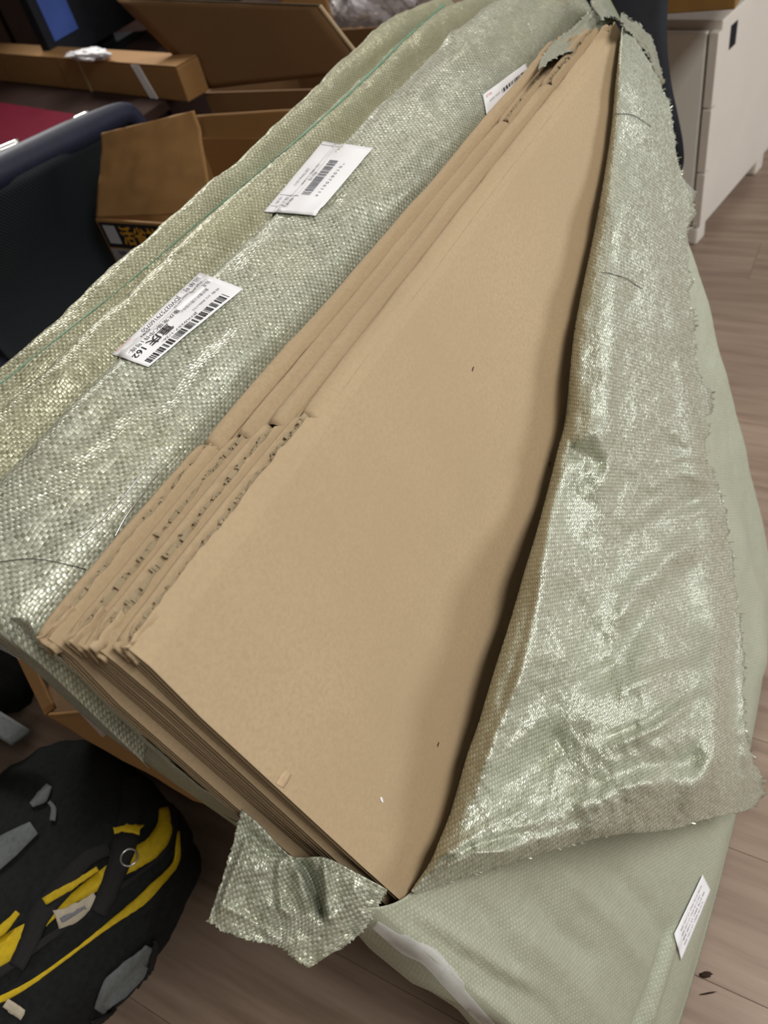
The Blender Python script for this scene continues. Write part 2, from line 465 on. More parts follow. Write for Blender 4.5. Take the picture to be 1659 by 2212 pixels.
wall('ceiling', (FLX0, FLY0, 2.75), (FLX1 + 0.1, FLY1 + 0.1, 2.85))

# ================================================================== THE PACK
TH = math.radians(22.0)
O0 = np.array([0.132, 0.355, 0.907])                   # top left corner of the front sheet
VDN = np.array([0.0, -math.sin(TH), -math.cos(TH)])     # down the sheet
NF = np.array([0.0, -math.cos(TH), math.sin(TH)])       # out of the sheet, towards the viewer
def sheet(X, v, n):
    X, v, n = np.broadcast_arrays(np.asarray(X, float), np.asarray(v, float), np.asarray(n, float))
    P = O0 + v[..., None] * VDN + n[..., None] * NF
    P[..., 0] = X
    return P
def panel_px(px, py, h):
    d = rays(px, py)
    s = ((O0 - CAMP) @ NF + h) / (d @ NF)
    return CAMP + d * s[..., None]

# ---------------- flattened cartons
STEP = 0.0262
def carton(k, x0, x1, xs, xe, label):
    """k = place from the front; raw cut edges up to xs and beyond xe, a rolled fold between"""
    base_n = -k * STEP - 0.0005; up = (0.0, 0.0072, 0.0090, 0.0165)[k]
    seed = 11.3 * k
    root = thing('flattened_carton', label, 'carton', tuple(sheet(0.6, 0.95 - up, base_n - 0.01)), 'flattened cartons standing in the torn sack')
    wob = lambda X: 0.0012 * fbm(np.asarray(X) * 5 + seed, seed) + 0.0005 * fbm(np.asarray(X) * 23, seed + 4)
    v_end = 0.955 - up
    def tap(X, v): return x0 + (X - x0) * (1 - 0.19 * np.clip(v / 0.95, 0, 1))
    def lean(v): return -0.0062 * np.clip(1 - np.clip(v + up, 0, 1) / 0.0235, 0, 1) ** 1.25
    def panel(name, nf, ft, top_raw, top_fold, left_cut):
        X = np.unique(np.concatenate([np.linspace(x0, xs - 0.004, 90), np.linspace(xs + 0.004, xe - 0.004, 60), np.linspace(xe + 0.004, x1, 40)]))
        vs, fs = [], []
        raw = (X < xs) | (X > xe)
        jag = 0.0013 * fbm(X * 60 + seed, 3.0 + nf * 900) + 0.0015 * fbm(X * 9 + seed, 5.0 + nf * 900)
        def strip(na, nb, rec, endrec):
            b = len(vs)
            tops = -up + np.where(raw, top_raw + jag, top_fold) + rec * raw + wob(X) * 0.7
            dn = wob(X + 3)
            Xc = X.copy(); Xc[0] += endrec
            vv = [None, 0.012, 0.017, 0.0225, 0.028, 0.08, 0.3, v_end + up]
            for nn in (na, nb):
                for q in vv:
                    vals = tops if q is None else np.maximum(tops + 0.002, q - up)
                    dx = (left_cut * np.clip(vals / 0.3, 0, 1) + 0.003 * fbm(vals * 9 + seed, seed)) * np.exp(-(X - x0) / 0.05)
                    pts = sheet(tap(Xc + dx, vals), vals, base_n + nn + dn + lean(vals))
                    vs.extend(pts.tolist())
            n = len(X); m = len(vv)
            gi = lambda side, r, i: b + (side * m + r) * n + i
            for side in (0, 1):
                for r in range(m - 1):
                    for i in range(n - 1):
                        f = (gi(side, r, i), gi(side, r + 1, i), gi(side, r + 1, i + 1), gi(side, r, i + 1))
                        fs.append(f if side == 0 else f[::-1])
            for i in range(n - 1):
                fs.append((gi(0, 0, i), gi(0, 0, i + 1), gi(1, 0, i + 1), gi(1, 0, i)))
            for r in range(m - 1):
                fs.append((gi(0, r, 0), gi(1, r, 0), gi(1, r + 1, 0), gi(0, r + 1, 0)))
                fs.append((gi(0, r, n - 1), gi(0, r + 1, n - 1), gi(1, r + 1, n - 1), gi(1, r, n - 1)))
        strip(nf, nf - 0.0010, 0.0, 0.0)
        c0 = len(fs)
        strip(nf - 0.0010, nf - ft + 0.0010, 0.008, 0.006)
        c1 = len(fs)
        strip(nf - ft + 0.0010, nf - ft, 0.0015, 0.0)
        o = mesh_from(name, vs, fs, [KRAFT, KRAFT_EDGE], None)
        mi = np.zeros(len(fs), np.int32); mi[c0:c1] = 1
        o.data.polygons.foreach_set('material_index', mi)
        adopt(o, root)
        return o
    FT = 0.0078
    tr = 0.002 + 0.002 * random.random()
    panel('front_panel', 0.0, FT, tr, 0.0100, -0.007 if k == 0 else -0.005)
    panel('back_panel', -0.0150, 0.0068, 0.006, 0.014, -0.005)
    # wavy middle paper standing in the cut edge
    for lo, hi in ((x0 + 0.006, xs - 0.003), (xe + 0.004, x1 - 0.006)):
        if hi - lo < 0.03: continue
        nn = int((hi - lo) / 0.0062 * 9); xx = np.linspace(lo, hi, nn)
        c = -FT / 2
        w = 0.0026 * np.sin((xx - lo) / 0.0062 * 2 * math.pi + 1.5 * fbm(xx * 30, seed)) * (0.75 + 0.35 * fbm(xx * 25, seed + 1)) + 0.0008 * fbm(xx * 50, seed)
        tv = -up + tr + 0.0008 + 0.0018 * fbm(xx * 90 + 9, seed) + 0.0012 * fbm(xx * 9 + seed, 5.0)
        G = np.stack([sheet(xx, tv, base_n + c + w + wob(xx + 3) + lean(tv)), sheet(xx, tv + 0.008, base_n + c + w * 0.9 + wob(xx + 3) + lean(tv + 0.008))], 0)
        grid('fluting', G, FLUTE, root, thick=0.0005)
        # torn shreds of liner standing along the cut
        vs, fs = [], []
        r3 = np.random.RandomState(40 + k)
        for i in range(int((hi - lo) / 0.0028)):
            xc = lo + (hi - lo) * r3.rand(); ln = 0.002 + 0.007 * r3.rand(); nn_ = -r3.choice([0.0022, 0.004, 0.0058]) + 0.0004 * r3.randn()
            t0_ = -up + tr - 0.0016 * r3.rand(); b = len(vs)
            dn_ = 0.0006 * r3.randn(); q = np.array([xc, xc + ln])
            A_ = sheet(q, np.full(2, t0_) + 0.0008 * r3.randn(2), base_n + nn_ + dn_ + wob(q + 3) + lean(np.full(2, t0_))); B_ = sheet(q, np.full(2, t0_ + 0.005), base_n + nn_ + wob(q + 3) + lean(np.full(2, t0_ + .005)))
            vs += A_.tolist() + B_.tolist(); fs.append((b, b + 1, b + 3, b + 2))
        o = mesh_from('torn_fibres', vs, fs, FLUTE); adopt(o, root); o['kind'] = 'stuff'
    # rolled fold along the top between the cuts, and the plain folded flap edge over the cut ends
    def fold(name, prof, a, b, lift=0.0):
        X = np.linspace(a, b, max(30, int((b - a) * 160))); pr = interp_uniform(prof, 26)
        ed = np.exp(-np.minimum(X - a, b - X) / 0.007)
        G = [sheet(X, -up + v_ + lift + 0.0030 * ed * np.clip(1 - v_ / 0.02, 0, 1) + wob(X) * 0.9 - 0.0006 * fbm(X * 9 + seed, v_ * 300), base_n + n_ + wob(X + 3)) for n_, v_ in pr]
        grid(name, np.array(G), KRAFT, root, thick=0.0005)
    sh = 0.0012 * math.sin(2.1 * k)
    fold('rolled_fold', [(-0.0026, 0.0140), (-0.0024, 0.0118), (-0.0043, 0.0068 + sh * 0.5), (-0.0085, 0.0018 + sh), (-0.0130, -0.0006 + sh), (-0.0172, 0.0022), (-0.0206, 0.0090), (-0.0216, 0.024)], xs, xe)
    fold('flap_edge', [(-0.0146, 0.020), (-0.0142, 0.009), (-0.0155, 0.0015), (-0.0182, -0.0012), (-0.0210, 0.0008), (-0.0228, 0.0070), (-0.0230, 0.020)], x0, xs, 0.0006)
    if x1 - xe > 0.03:
        fold('flap_edge', [(-0.0146, 0.020), (-0.0142, 0.009), (-0.0155, 0.0015), (-0.0182, -0.0012), (-0.0210, 0.0008), (-0.0228, 0.0070), (-0.0230, 0.020)], xe, x1, 0.0006)
    # crushed ply at the near corner
    for j in range(2):
        X = np.linspace(x0 - 0.003, x0 + 0.03, 22); q = np.linspace(0, 1, 9)
        fd = np.exp(-(X - x0) / 0.016)
        P = np.array([sheet(X, -up + 0.001 + 0.018 * t + 0.0035 * fd * fbm(X * 90 + j * 5 + seed, t * 4), base_n - 0.003 - 0.011 * j + 0.003 * fd * fbm(X * 80 + seed, t * 3 + j * 7) - 0.004 * t) for t in q])
        grid('crushed_ply', P, KRAFT, root, thick=0.0008)
    return root
carton(0, 0.138, 1.262, 0.380, 1.232, 'nearest flattened kraft carton, its broad plain face showing')
carton(1, 0.131, 1.256, 0.366, 1.060, 'flattened kraft carton directly behind the broad front one')
carton(2, 0.132, 1.250, 0.352, 0.965, 'flattened kraft carton third from the front, before the rearmost')
carton(3, 0.126, 1.252, 0.336, 1.190, 'rearmost flattened kraft carton, touching the green sack cover')

# small scuffs on the broad front face
BFP = bvh_of(bpy.data.objects['front_panel']); NEAR = bpy.data.objects['flattened_carton']
SCUFF = kraft('kraft_scuffed', srgb(187, 163, 131))
ribbon('scuff', BFP, [(622, 1668), (612, 1684), (604, 1698)], [18, 22, 20], SCUFF, NEAR, 0.0003, 0.0003)
ribbon('scuff', BFP, [(822, 1722), (824, 1728), (826, 1733)], [4, 5, 3], PAPER, NEAR, 0.0004, 0.0004)
for sx_, sy_ in ((1021, 797), (1187, 1002), (946, 1608)):
    ribbon('scratch', BFP, [(sx_ + 2, sy_ - 5), (sx_, sy_), (sx_ - 1, sy_ + 5)], [1.5, 3, 1.5], KRAFT_EDGE, NEAR, 0.0003, 0.0003)

# ---------------- woven sack
SACK = thing('woven_sack', 'pale green woven plastic sack, torn open around a stack of flattened cartons', 'sack', (0.6, 0.2, 0.0))
# top cover
NPF = 170
PF = interp_uniform(prof, NPF)
NX = 330
X = np.linspace(0.105, 1.52, NX)
tt = np.linspace(0, 1, NPF)
XX = np.repeat(X[:, None], NPF, 1); YY = np.repeat(PF[None, :, 0], NX, 0).copy(); ZZ = np.repeat(PF[None, :, 1], NX, 0).copy()
XX = XX + np.clip((YY - 0.46), 0, 1) * 0.0
amp = np.clip((ZZ - 0.80) / 0.06, 0, 1)
ZZ += amp * (0.0055 * fbm(XX * 3.2, YY * 14) + 0.0022 * fbm(XX * 16 + 5, YY * 34) + 0.0009 * fbm(XX * 60, YY * 90))
YY += amp * (0.008 * fbm(XX * 2.3 + 40, YY * 5) + 0.002 * fbm(XX * 12, YY * 20 + 7))
# rounded near end
ZZ -= 0.024 * np.clip((YY - 0.66) / 0.06, 0, 1) * np.clip(1.25 - XX / 1.1, 0, 1)
e = np.clip((0.145 - XX) / 0.04, 0, 1)
ZZ -= 0.03 * e ** 2
# shallow drop towards the far end
ff = np.clip((XX - 1.22) / 0.3, 0, 1); ZZ -= 0.03 * ff ** 2
bk = (np.arange(NPF) > np.argmax(PF[:, 0]))[None, :] * np.clip(0.9 - ZZ, 0, 1)
XX = np.maximum(XX, 0.12 + bk * 1.6)
P = np.stack([XX, YY, ZZ], -1)
pu, pv = project(P)
TOPR = [([(640, 480), (720, 470), (850, 430), (930, 380)], 16, 0.006), ([(430, 640), (520, 560), (640, 480)], 12, 0.004),
        ([(500, 610), (600, 520), (700, 500)], 10, 0.004), ([(60, 1010), (200, 860), (330, 740)], 16, 0.003),
        ([(330, 960), (450, 800), (560, 700)], 20, 0.004), ([(0, 1180), (170, 1060), (330, 880)], 24, 0.005),
        ([(690, 560), (800, 430), (960, 280)], 20, 0.004), ([(950, 60), (1010, 110), (1100, 60)], 22, 0.006),
        ([(860, 250), (960, 150), (1060, 90)], 18, 0.004), ([(60, 890), (160, 790), (280, 700)], 9, 0.002)]
P[..., 2] += amp * ridges(pu, pv, TOPR)
uvt = np.stack([XX, np.repeat(np.cumsum(np.concatenate([[0], np.linalg.norm(np.diff(PF, axis=0), axis=1)]))[None], NX, 0)], -1)
top = grid('top_cover', P, WEAVE, SACK, uv=uvt, thick=0.0007)
BT = bvh_of(top)

# end cover (near end of the pack, behind the sheets)
Fp = interp_uniform([(60, 1335), (90, 1385), (190, 1470), (330, 1600), (470, 1720), (560, 1790), (700, 1900)], 60)
Op = interp_uniform([(-70, 1330), (-20, 1375), (65, 1440), (200, 1562), (350, 1672), (520, 1792), (660, 1900)], 60)
q = np.linspace(0, 1, 16)
G = []
for t in q:
    px = Fp[:, 0] * (1 - t) + Op[:, 0] * t; py = Fp[:, 1] * (1 - t) + Op[:, 1] * t
    xd = 0.130 + 0.020 * t ** 2 + 0.004 * fbm(np.linspace(0, 9, 60), t * 4 + 2)
    d = rays(px, py); s = xd / d[:, 0]
    G.append(CAMP + d * s[:, None])
for dx in (0.03, 0.09, 0.2):
    G.append(G[15] + np.array([dx, 0.02 + dx * 0.3, -0.01]))
grid('end_cover', np.array(G), WEAVE, SACK, thick=0.0007)
ec = np.array(G)
# film slipping out under the end cover
Lf = interp_uniform([(-20, 1385), (40, 1415), (110, 1455), (170, 1525), (230, 1590)], 30)
pl = []
for t in np.linspace(0, 1, 5):
    px = Lf[:, 0] - 14 * t + 6; py = Lf[:, 1] + 16 * t - 12
    d = rays(px, py); s = (0.158 + 0.006 * t + 0.003 * fbm(np.linspace(0, 8, 30), t * 3)) / d[:, 0]
    pl.append(CAMP + d * s[:, None])
grid('inner_film', np.array(pl), CLEAR, SACK, thick=0.0003)

# lower front of the sack, on the floor
AL = [(1343, 62), (1330, 180), (1318, 300), (1290, 470), (1255, 640), (1238, 740), (1222, 900), (1206, 970), (1165, 1130), (1132, 1240),
      (1100, 1350), (1065, 1460), (1035, 1560), (1010, 1630), (990, 1700), (970, 1765), (950, 1815), (932, 1858), (912, 1890), (888, 1925)]
BL = [(1352, 50), (1428, 185), (1457, 300), (1482, 480), (1492, 640), (1506, 780), (1523, 900), (1532, 1000), (1565, 1110), (1590, 1270),
      (1603, 1400), (1606, 1530), (1628, 1650), (1634, 1738), (1540, 1765), (1440, 1793), (1300, 1807), (1150, 1850), (1010, 1892), (897, 1930)]
Apl = panel_px(np.array(AL)[:, 0], np.array(AL)[:, 1], np.zeros(len(AL)))
vA = (Apl - O0) @ VDN; xA = Apl[:, 0]
order = np.argsort(xA)
VFL = 0.907 / math.cos(TH)
def xend(Z): return np.interp(Z, [0, 0.1, 0.25, 0.43, 0.55, 0.75, 0.92], [1.05, 1.095, 1.132, 1.160, 1.205, 1.235, 1.25])
NA, NB = 220, 150
a = np.linspace(0, 1, NA); b = np.linspace(0, 1, NB)
Pb = np.zeros((NA, NB, 3)); uvb = np.zeros((NA, NB, 2))
for j, bb in enumerate(b):
    xs_ = 0.112 + (1.25 - 0.112) * a
    vt = np.interp(xs_, xA[order], vA[order]) + 0.014 - 0.058 * np.exp(-(xs_ - 0.112) / 0.028)
    vv = vt + (VFL - 0.004 - vt) * bb
    Z = np.clip(0.907 - vv * math.cos(TH), 0.0, None)
    xe_ = xend(Z); Xn = 0.112 + (xe_ - 0.112) * a
    vt = np.interp(Xn, xA[order], vA[order]) + 0.014 - 0.058 * np.exp(-(Xn - 0.112) / 0.028)
    vv = vt + (VFL - 0.004 - vt) * bb
    h = 0.006 + 0.050 * np.sin(math.pi * np.clip(a, 0, 1)) ** 0.8 * bb ** 1.2 - 0.02 * np.exp(-((1 - bb) / 0.05) ** 2) * np.sin(math.pi * a)
    Pb[:, j] = sheet(Xn, vv, h)
    uvb[:, j, 0] = Xn; uvb[:, j, 1] = vv
pu, pv = project(Pb)
LOWR = [([(840, 1975), (960, 2060), (1100, 2150), (1250, 2290)], (16, 34), -0.014), ([(870, 1960), (1000, 2045), (1160, 2140)], 20, 0.009),
        ([(1090, 1990), (1240, 2120), (1350, 2260)], 30, 0.005), ([(1120, 1900), (1210, 2010), (1300, 2080)], 24, -0.005),
        ([(1190, 1870), (1330, 2000), (1400, 2110)], 22, 0.005), ([(1300, 1850), (1400, 1960), (1450, 2040)], 22, -0.005), ([(1010, 1930), (1080, 2010), (1120, 2120)], 18, -0.004),
        ([(1470, 1990), (1430, 2110), (1395, 2230)], 9, 0.006), ([(1445, 2010), (1405, 2130), (1365, 2240)], 8, -0.004),
        ([(1500, 560), (1560, 820), (1640, 1060)], 24, 0.006), ([(1530, 820), (1600, 1000), (1660, 1300)], 22, -0.008), ([(1590, 1100), (1640, 1300), (1650, 1500)], 18, 0.008)]
hh = ridges(pu, pv, LOWR) + 0.0030 * fbm(uvb[..., 0] * 5, uvb[..., 1] * 6) + 0.0010 * fbm(uvb[..., 0] * 24, uvb[..., 1] * 20)
fl = np.clip((1 - b) / 0.06, 0, 1)[None]
Pb += NF * (hh * fl)[..., None]
off_ = (Pb - O0) @ NF
Pb += NF * np.clip(0.0045 - off_, 0, None)[..., None]
Pb[..., 2] = np.maximum(Pb[..., 2], 0.003)
# wrap round both ends
left = []; lu = []
for i, (dx, dn) in enumerate(((0.10, -0.30), (0.02, -0.20), (0.002, -0.13), (-0.006, -0.07), (-0.006, -0.022))):
    Q = Pb[0].copy() + NF * dn; Q[:, 0] += dx + 0.006 * fbm(np.linspace(0, 7, NB), i * 2.0)
    Q[:, 2] = np.maximum(Q[:, 2], 0.003); left.append(Q); lu.append(uvb[0] + np.array([-0.3 + 0.06 * i, 0]))
right = []; ru = []
for i, (dx, dn) in enumerate(((0.012, -0.012), (0.02, -0.04), (0.022, -0.09), (0.018, -0.16), (0.005, -0.30))):
    Q = Pb[-1].copy() + NF * dn; Q[:, 0] += dx; Q[:, 2] = np.maximum(Q[:, 2], 0.003)
    right.append(Q); ru.append(uvb[-1] + np.array([0.03 * (i + 1), 0]))
Pall = np.concatenate([np.array(left), Pb, np.array(right)], 0)
uall = np.concatenate([np.array(lu), uvb, np.array(ru)], 0)
lower = grid('lower_front', Pall, WEAVE3, SACK, uv=uall, thick=0.0007)
BLOW = bvh_of(lower)

# front flap folded back on itself
NT_, NW_ = 360, 170
A = interp_poly(AL, NT_); B = interp_poly(BL, NT_)
rng = np.random.RandomState(5)
fray = 4.5 * fbm(np.linspace(0, 60, NT_), 1.7) + 3.0 * rng.randn(NT_)
Dn = B - A; Dl = np.linalg.norm(Dn, axis=1)[:, None] + 1e-6
B = B + Dn / Dl * fray[:, None] * np.clip(Dl / 120, 0, 1)
# tag-like frayed tabs on the outer edge
for t0, wd_, ex in ((0.145, 0.012, 22), (0.30, 0.014, 20), (0.655, 0.018, 14)):
    u = np.linspace(0, 1, NT_); B[:, 0] += ex * np.exp(-((u - t0) / wd_) ** 6)
w = np.linspace(0, 1, NW_) ** 1.25
PX = A[:, None, 0] + Dn[:, None, 0] * w[None]; PY = A[:, None, 1] + Dn[:, None, 1] * w[None]
PX[:, -1] = B[:, 0]; PY[:, -1] = B[:, 1]; PX[:, -2] = (PX[:, -3] + B[:, 0]) / 2; PY[:, -2] = (PY[:, -3] + B[:, 1]) / 2
dpx = Dl * w[None]
tt_ = np.linspace(0, 1, NT_)[:, None]
lens = np.clip(Dl / 260, 0, 1)
roll = np.sqrt(np.clip(1 - (1 - np.clip(dpx / (30 * np.clip(lens, 0.2, 1)), 0, 1)) ** 2, 0, 1))
h = 0.008 + 0.026 * roll * lens + (0.028 * np.sin(math.pi * w[None] ** 0.8) + 0.02 * np.clip((tt_ - 0.35) * 3, 0, 1) * w[None] * np.clip((1 - tt_) * 5, 0, 1)) * lens
h += 0.022 * lens * np.clip((tt_ - 0.3) * 4, 0, 1) * w[None]
FLR = [([(1345, 350), (1330, 560), (1312, 800), (1307, 1000), (1300, 1170)], (42, 22), 0.010),
       ([(1222, 965), (1260, 985), (1315, 1012)], 22, -0.009), ([(1230, 950), (1290, 930), (1330, 940)], 26, 0.006),
       ([(1218, 985), (1190, 1120), (1168, 1270), (1130, 1450), (1065, 1610), (1000, 1780)], (16, 26), 0.012),
       ([(1240, 1040), (1225, 1150), (1260, 1200)], 34, -0.006), ([(1195, 1270), (1260, 1330), (1330, 1420)], 36, -0.006),
       ([(1420, 900), (1470, 950), (1520, 985)], 14, 0.004), ([(1400, 1010), (1470, 985), (1530, 990)], 12, 0.004), ([(1390, 1060), (1470, 1020), (1540, 1040)], 12, 0.005),
       ([(1430, 1130), (1520, 1100), (1570, 1120)], 14, 0.005), ([(1330, 1180), (1440, 1110), (1540, 1060)], 20, -0.005),
       ([(1330, 1360), (1380, 1280), (1450, 1200), (1530, 1160)], 30, 0.014), ([(1260, 1480), (1340, 1430), (1380, 1330), (1400, 1240)], (30, 22), -0.012),
       ([(1300, 1600), (1400, 1560), (1500, 1480)], 10, -0.006), ([(1310, 1620), (1420, 1570), (1520, 1500)], 12, 0.006), ([(1330, 1500), (1430, 1450), (1530, 1440)], 16, 0.005),
       ([(1500, 1180), (1540, 1300), (1548, 1450), (1545, 1640), (1455, 1790)], (34, 70), 0.016), ([(1580, 1250), (1585, 1500), (1575, 1650), (1500, 1770)], 22, -0.006),
       ([(1600, 1300), (1605, 1500), (1612, 1700)], 12, 0.006),
       ([(1240, 1590), (1150, 1640), (1080, 1720)], 34, -0.008), ([(1200, 1520), (1120, 1600), (1060, 1690)], 26, 0.006),
       ([(1440, 1680), (1340, 1700), (1200, 1760), (1050, 1810)], 26, 0.007), ([(1520, 1650), (1400, 1650), (1260, 1720)], 22, -0.006),
       ([(940, 1870), (1020, 1830), (1150, 1790)], 10, -0.006), ([(930, 1885), (1050, 1850), (1250, 1790)], 12, 0.006), ([(960, 1850), (1060, 1780), (1160, 1740)], 14, 0.005),
       ([(1380, 260), (1420, 400), (1450, 560), (1470, 760)], 26, -0.006), ([(1440, 500), (1462, 700), (1490, 900), (1510, 1060), (1545, 1250)], 20, 0.008)]
pxn, pyn = PX / 60.0, PY / 60.0
sst = lambda x: np.clip(x, 0, 1) ** 2 * (3 - 2 * np.clip(x, 0, 1))
h = h + 0.066 * sst((PY - 1210 + 0.15 * (PX - 1440)) / 430) * sst((PX - 1150) / 300) * (1 - 0.35 * sst((PY - 1640 + 0.4 * (PX - 1540)) / 130)) * (1 - 0.45 * sst((PX - 1540) / 60))
h = h + 0.018 * sst((PY - 1000) / 250) * sst((1300 - PX) / 120) * (1 - sst((PY - 1400) / 300))
h = h + lens * (ridges(PX, PY, FLR) + 0.0045 * fbm(pxn * 0.8, pyn * 0.55) + 0.0008 * fbm(pxn * 3.1, pyn * 2.3) + 0.0003 * fbm(pxn * 9, pyn * 8))
h = np.maximum(h, 0.004)
Pf = panel_px(PX, PY, h)
Pz = panel_px(PX, PY, np.full(PX.shape, 0.02))
uvf = np.stack([Pz[..., 0], (Pz - O0) @ VDN], -1)
flap = grid('folded_front_flap', Pf, WEAVE2, SACK, uv=uvf, thick=0.0008)
BFL = bvh_of(flap)
# turned-under layer of the flap, in the fold
PXu = A[:, None, 0] + np.array([3.0, 8.0, 30.0, 70.0])[None] * lens; PYu = np.repeat(A[:, 1:2], 4, 1)
Pu_ = panel_px(PXu, PYu, np.array([0.006, 0.003, 0.002, 0.0015])[None] * np.ones((NT_, 1)))
grid('turned_under_layer', Pu_, WEAVE2, SACK, thick=0.0006)
# loose ribbon ends along the torn outer edge
vs, fs = [], []
for i in range(12, NT_ - 8):
    if Dl[i, 0] < 50: continue
    for r in range(2):
        f = rng.rand(); j = min(i + 1, NT_ - 1)
        p0 = Pf[i, -1] * (1 - f) + Pf[j, -1] * f
        dirv = Pf[i, -1] - Pf[i, -12]; dirv /= np.linalg.norm(dirv)
        tang = Pf[j, -1] - Pf[i, -1]; tang /= np.linalg.norm(tang) + 1e-9
        L = 0.0015 + 0.0045 * rng.rand() ** 2
        dirv = dirv + 0.5 * rng.randn(3) * 0.5; wv = tang * 0.0011
        c = len(vs)
        mid = p0 + dirv * L * 0.5 + NF * 0.0012 * rng.randn(); end = p0 + dirv * L + NF * 0.003 * rng.randn()
        vs += [p0 - wv - dirv * 0.001, p0 + wv - dirv * 0.001, mid + wv * .9, mid - wv * .9, end + wv * 0.5, end - wv * 0.5]
        fs += [(c, c + 1, c + 2, c + 3), (c + 3, c + 2, c + 4, c + 5)]
fr = mesh_from('frayed_edge', vs, fs, WEAVE2); adopt(fr, SACK); fr['kind'] = 'stuff'

# torn corner hanging at the near end
c0 = at_x(525, 1752, 0.122); c1 = at_x(835, 1925, 0.128); c2 = at_x(450, 1990, 0.0415)
nT = np.cross(c1 - c0, c2 - c0); nT /= np.linalg.norm(nT)
if nT @ (CAMP - c0) < 0: nT = -nT
TE = interp_uniform([(522, 1748), (565, 1785), (610, 1835), (640, 1852), (700, 1852), (760, 1880), (838, 1922)], 110)
BE = interp_uniform([(448, 1990), (490, 2015), (545, 2032), (598, 2043), (632, 2066), (668, 2088), (700, 2066)], 110)
RE = interp_uniform([(838, 1922), (815, 1960), (790, 2005), (750, 2040), (700, 2066)], 90)
LE = interp_uniform([(522, 1748), (500, 1830), (476, 1910), (448, 1990)], 90, False)
ua = np.linspace(0, 1, 110)[:, None, None]; va = np.linspace(0, 1, 90)[None, :, None]
Cn = (1 - va) * TE[:, None] + va * BE[:, None] + (1 - ua) * LE[None] + ua * RE[None] - ((1 - ua) * (1 - va) * TE[0] + ua * (1 - va) * TE[-1] + (1 - ua) * va * BE[0] + ua * va * BE[-1])
Cn[:, -1] += rng.randn(110, 2) * 2.0; Cn[-1] += rng.randn(90, 2) * 2.0; Cn[0] += rng.randn(90, 2) * 1.2
TR = [([(640, 1845), (672, 1900), (690, 1960), (704, 1985)], (9, 14), -0.022), ([(700, 1850), (706, 1920), (704, 1975), (716, 1992)], 9, 0.012),
      ([(605, 1850), (602, 1900), (607, 1960), (640, 1985)], 9, 0.008), ([(640, 1870), (655, 1930), (665, 1975)], 12, 0.008),
      ([(540, 1800), (500, 1900), (470, 1985)], 8, 0.007), ([(525, 1890), (530, 1960), (570, 2010)], 14, -0.005),
      ([(470, 1950), (540, 1985), (600, 2030)], 8, 0.004), ([(530, 1790), (570, 1830), (620, 1850)], 10, -0.010),
      ([(700, 1990), (740, 1960), (780, 1900)], 18, 0.006), ([(560, 1830), (600, 1870), (590, 1960)], 22, -0.004)]
hT = ridges(Cn[..., 0], Cn[..., 1], TR) + 0.002 * fbm(Cn[..., 0] / 40, Cn[..., 1] / 40) + 0.0008 * fbm(Cn[..., 0] / 12, Cn[..., 1] / 12)
d = rays(Cn[..., 0], Cn[..., 1]); s = ((c0 - CAMP) @ nT + hT) / (d @ nT)
Pt = CAMP + d * s[..., None]
torn = grid('torn_corner', Pt, WEAVE, SACK, thick=0.0008)

# shreds of sack around the far top corner
def shred(name, lo, hi, ylo, yhi, seed, n=70, m=18, rough=0.0018, fray=2.0):
    Lo = interp_uniform(lo, n); Hi = interp_uniform(hi, n); r2 = np.random.RandomState(seed)
    G = []
    for t in np.linspace(0, 1, m):
        p = Lo * (1 - t) + Hi * t
        if t in (0.0, 1.0): p = p + r2.randn(n, 2) * fray
        yv = ylo * (1 - t) + yhi * t + rough * fbm(np.linspace(0, 9, n) + seed, t * 6 + seed) + rough * 0.6 * np.sin(t * 9 + np.linspace(0, 3, n))
        d = rays(p[:, 0], p[:, 1]); G.append(CAMP + d * (yv / d[:, 1])[:, None])
    return grid(name, np.array(G), WEAVE, SACK, thick=0.0008)
shred('torn_strip', [(1162, 152), (1195, 128), (1245, 104), (1290, 66), (1330, 44), (1350, 60)], [(1168, 128), (1192, 96), (1228, 66), (1262, 34), (1284, 0), (1308, -20)], 0.392, 0.44, 3)
shred('torn_strip', [(1300, 40), (1316, 36), (1335, 42), (1350, 58)], [(1275, 8), (1292, -14), (1314, 4), (1334, 34)], 0.375, 0.44, 8)
shred('torn_strip', [(1340, 48), (1372, 84), (1398, 120), (1424, 190)], [(1342, 26), (1384, 58), (1412, 92), (1434, 180)], 0.33, 0.345, 5, fray=3)

# green stitching along the seam of the top cover
ribbon('green_seam', BT, [(-5, 834), (120, 735), (280, 608), (420, 488), (560, 372), (690, 262), (800, 160), (880, 80), (960, 10)], [0.5 + 4.5 * abs(math.sin(i * 1.7)) * (0.4 + 0.6 * random.random()) + 4 * max(0, i / 140 - 0.6) for i in range(140)], GREEN, SACK, 0.0012, 0.0004, n=280, m=3)
for ln in ([(300, 1030), (262, 1080), (215, 1128), (171, 1164)], [(338, 1026), (300, 1075), (270, 1115), (246, 1158)], [(560, 660), (480, 820), (380, 940), (300, 1030)]):
    pts = [cast(BT, *p) for p in interp_uniform(ln, 14)]
    tube('loose_strand', [l + n * 0.002 for l, n in pts if l is not None], 0.0003 if ln[0][0] == 560 else 0.0006, CLEAR if ln[0][0] == 560 else CHROME, SACK, k=6)
pts = [cast(BT, *p) for p in interp_uniform([(2, 1216), (60, 1210), (120, 1216), (184, 1230)], 12)]
tube('dark_thread', [l + n * 0.002 for l, n in pts if l is not None], 0.0003, HAIR, SACK, k=6)
for ln in ([(1328, 248), (1365, 250), (1405, 275)], [(1300, 590), (1345, 600), (1385, 625)]):
    pts = [cast(BFL, *p) for p in interp_uniform(ln, 10)]
    tube('dark_thread', [l + n * 0.0015 for l, n in pts if l is not None], 0.00035, HAIR, SACK, k=6)
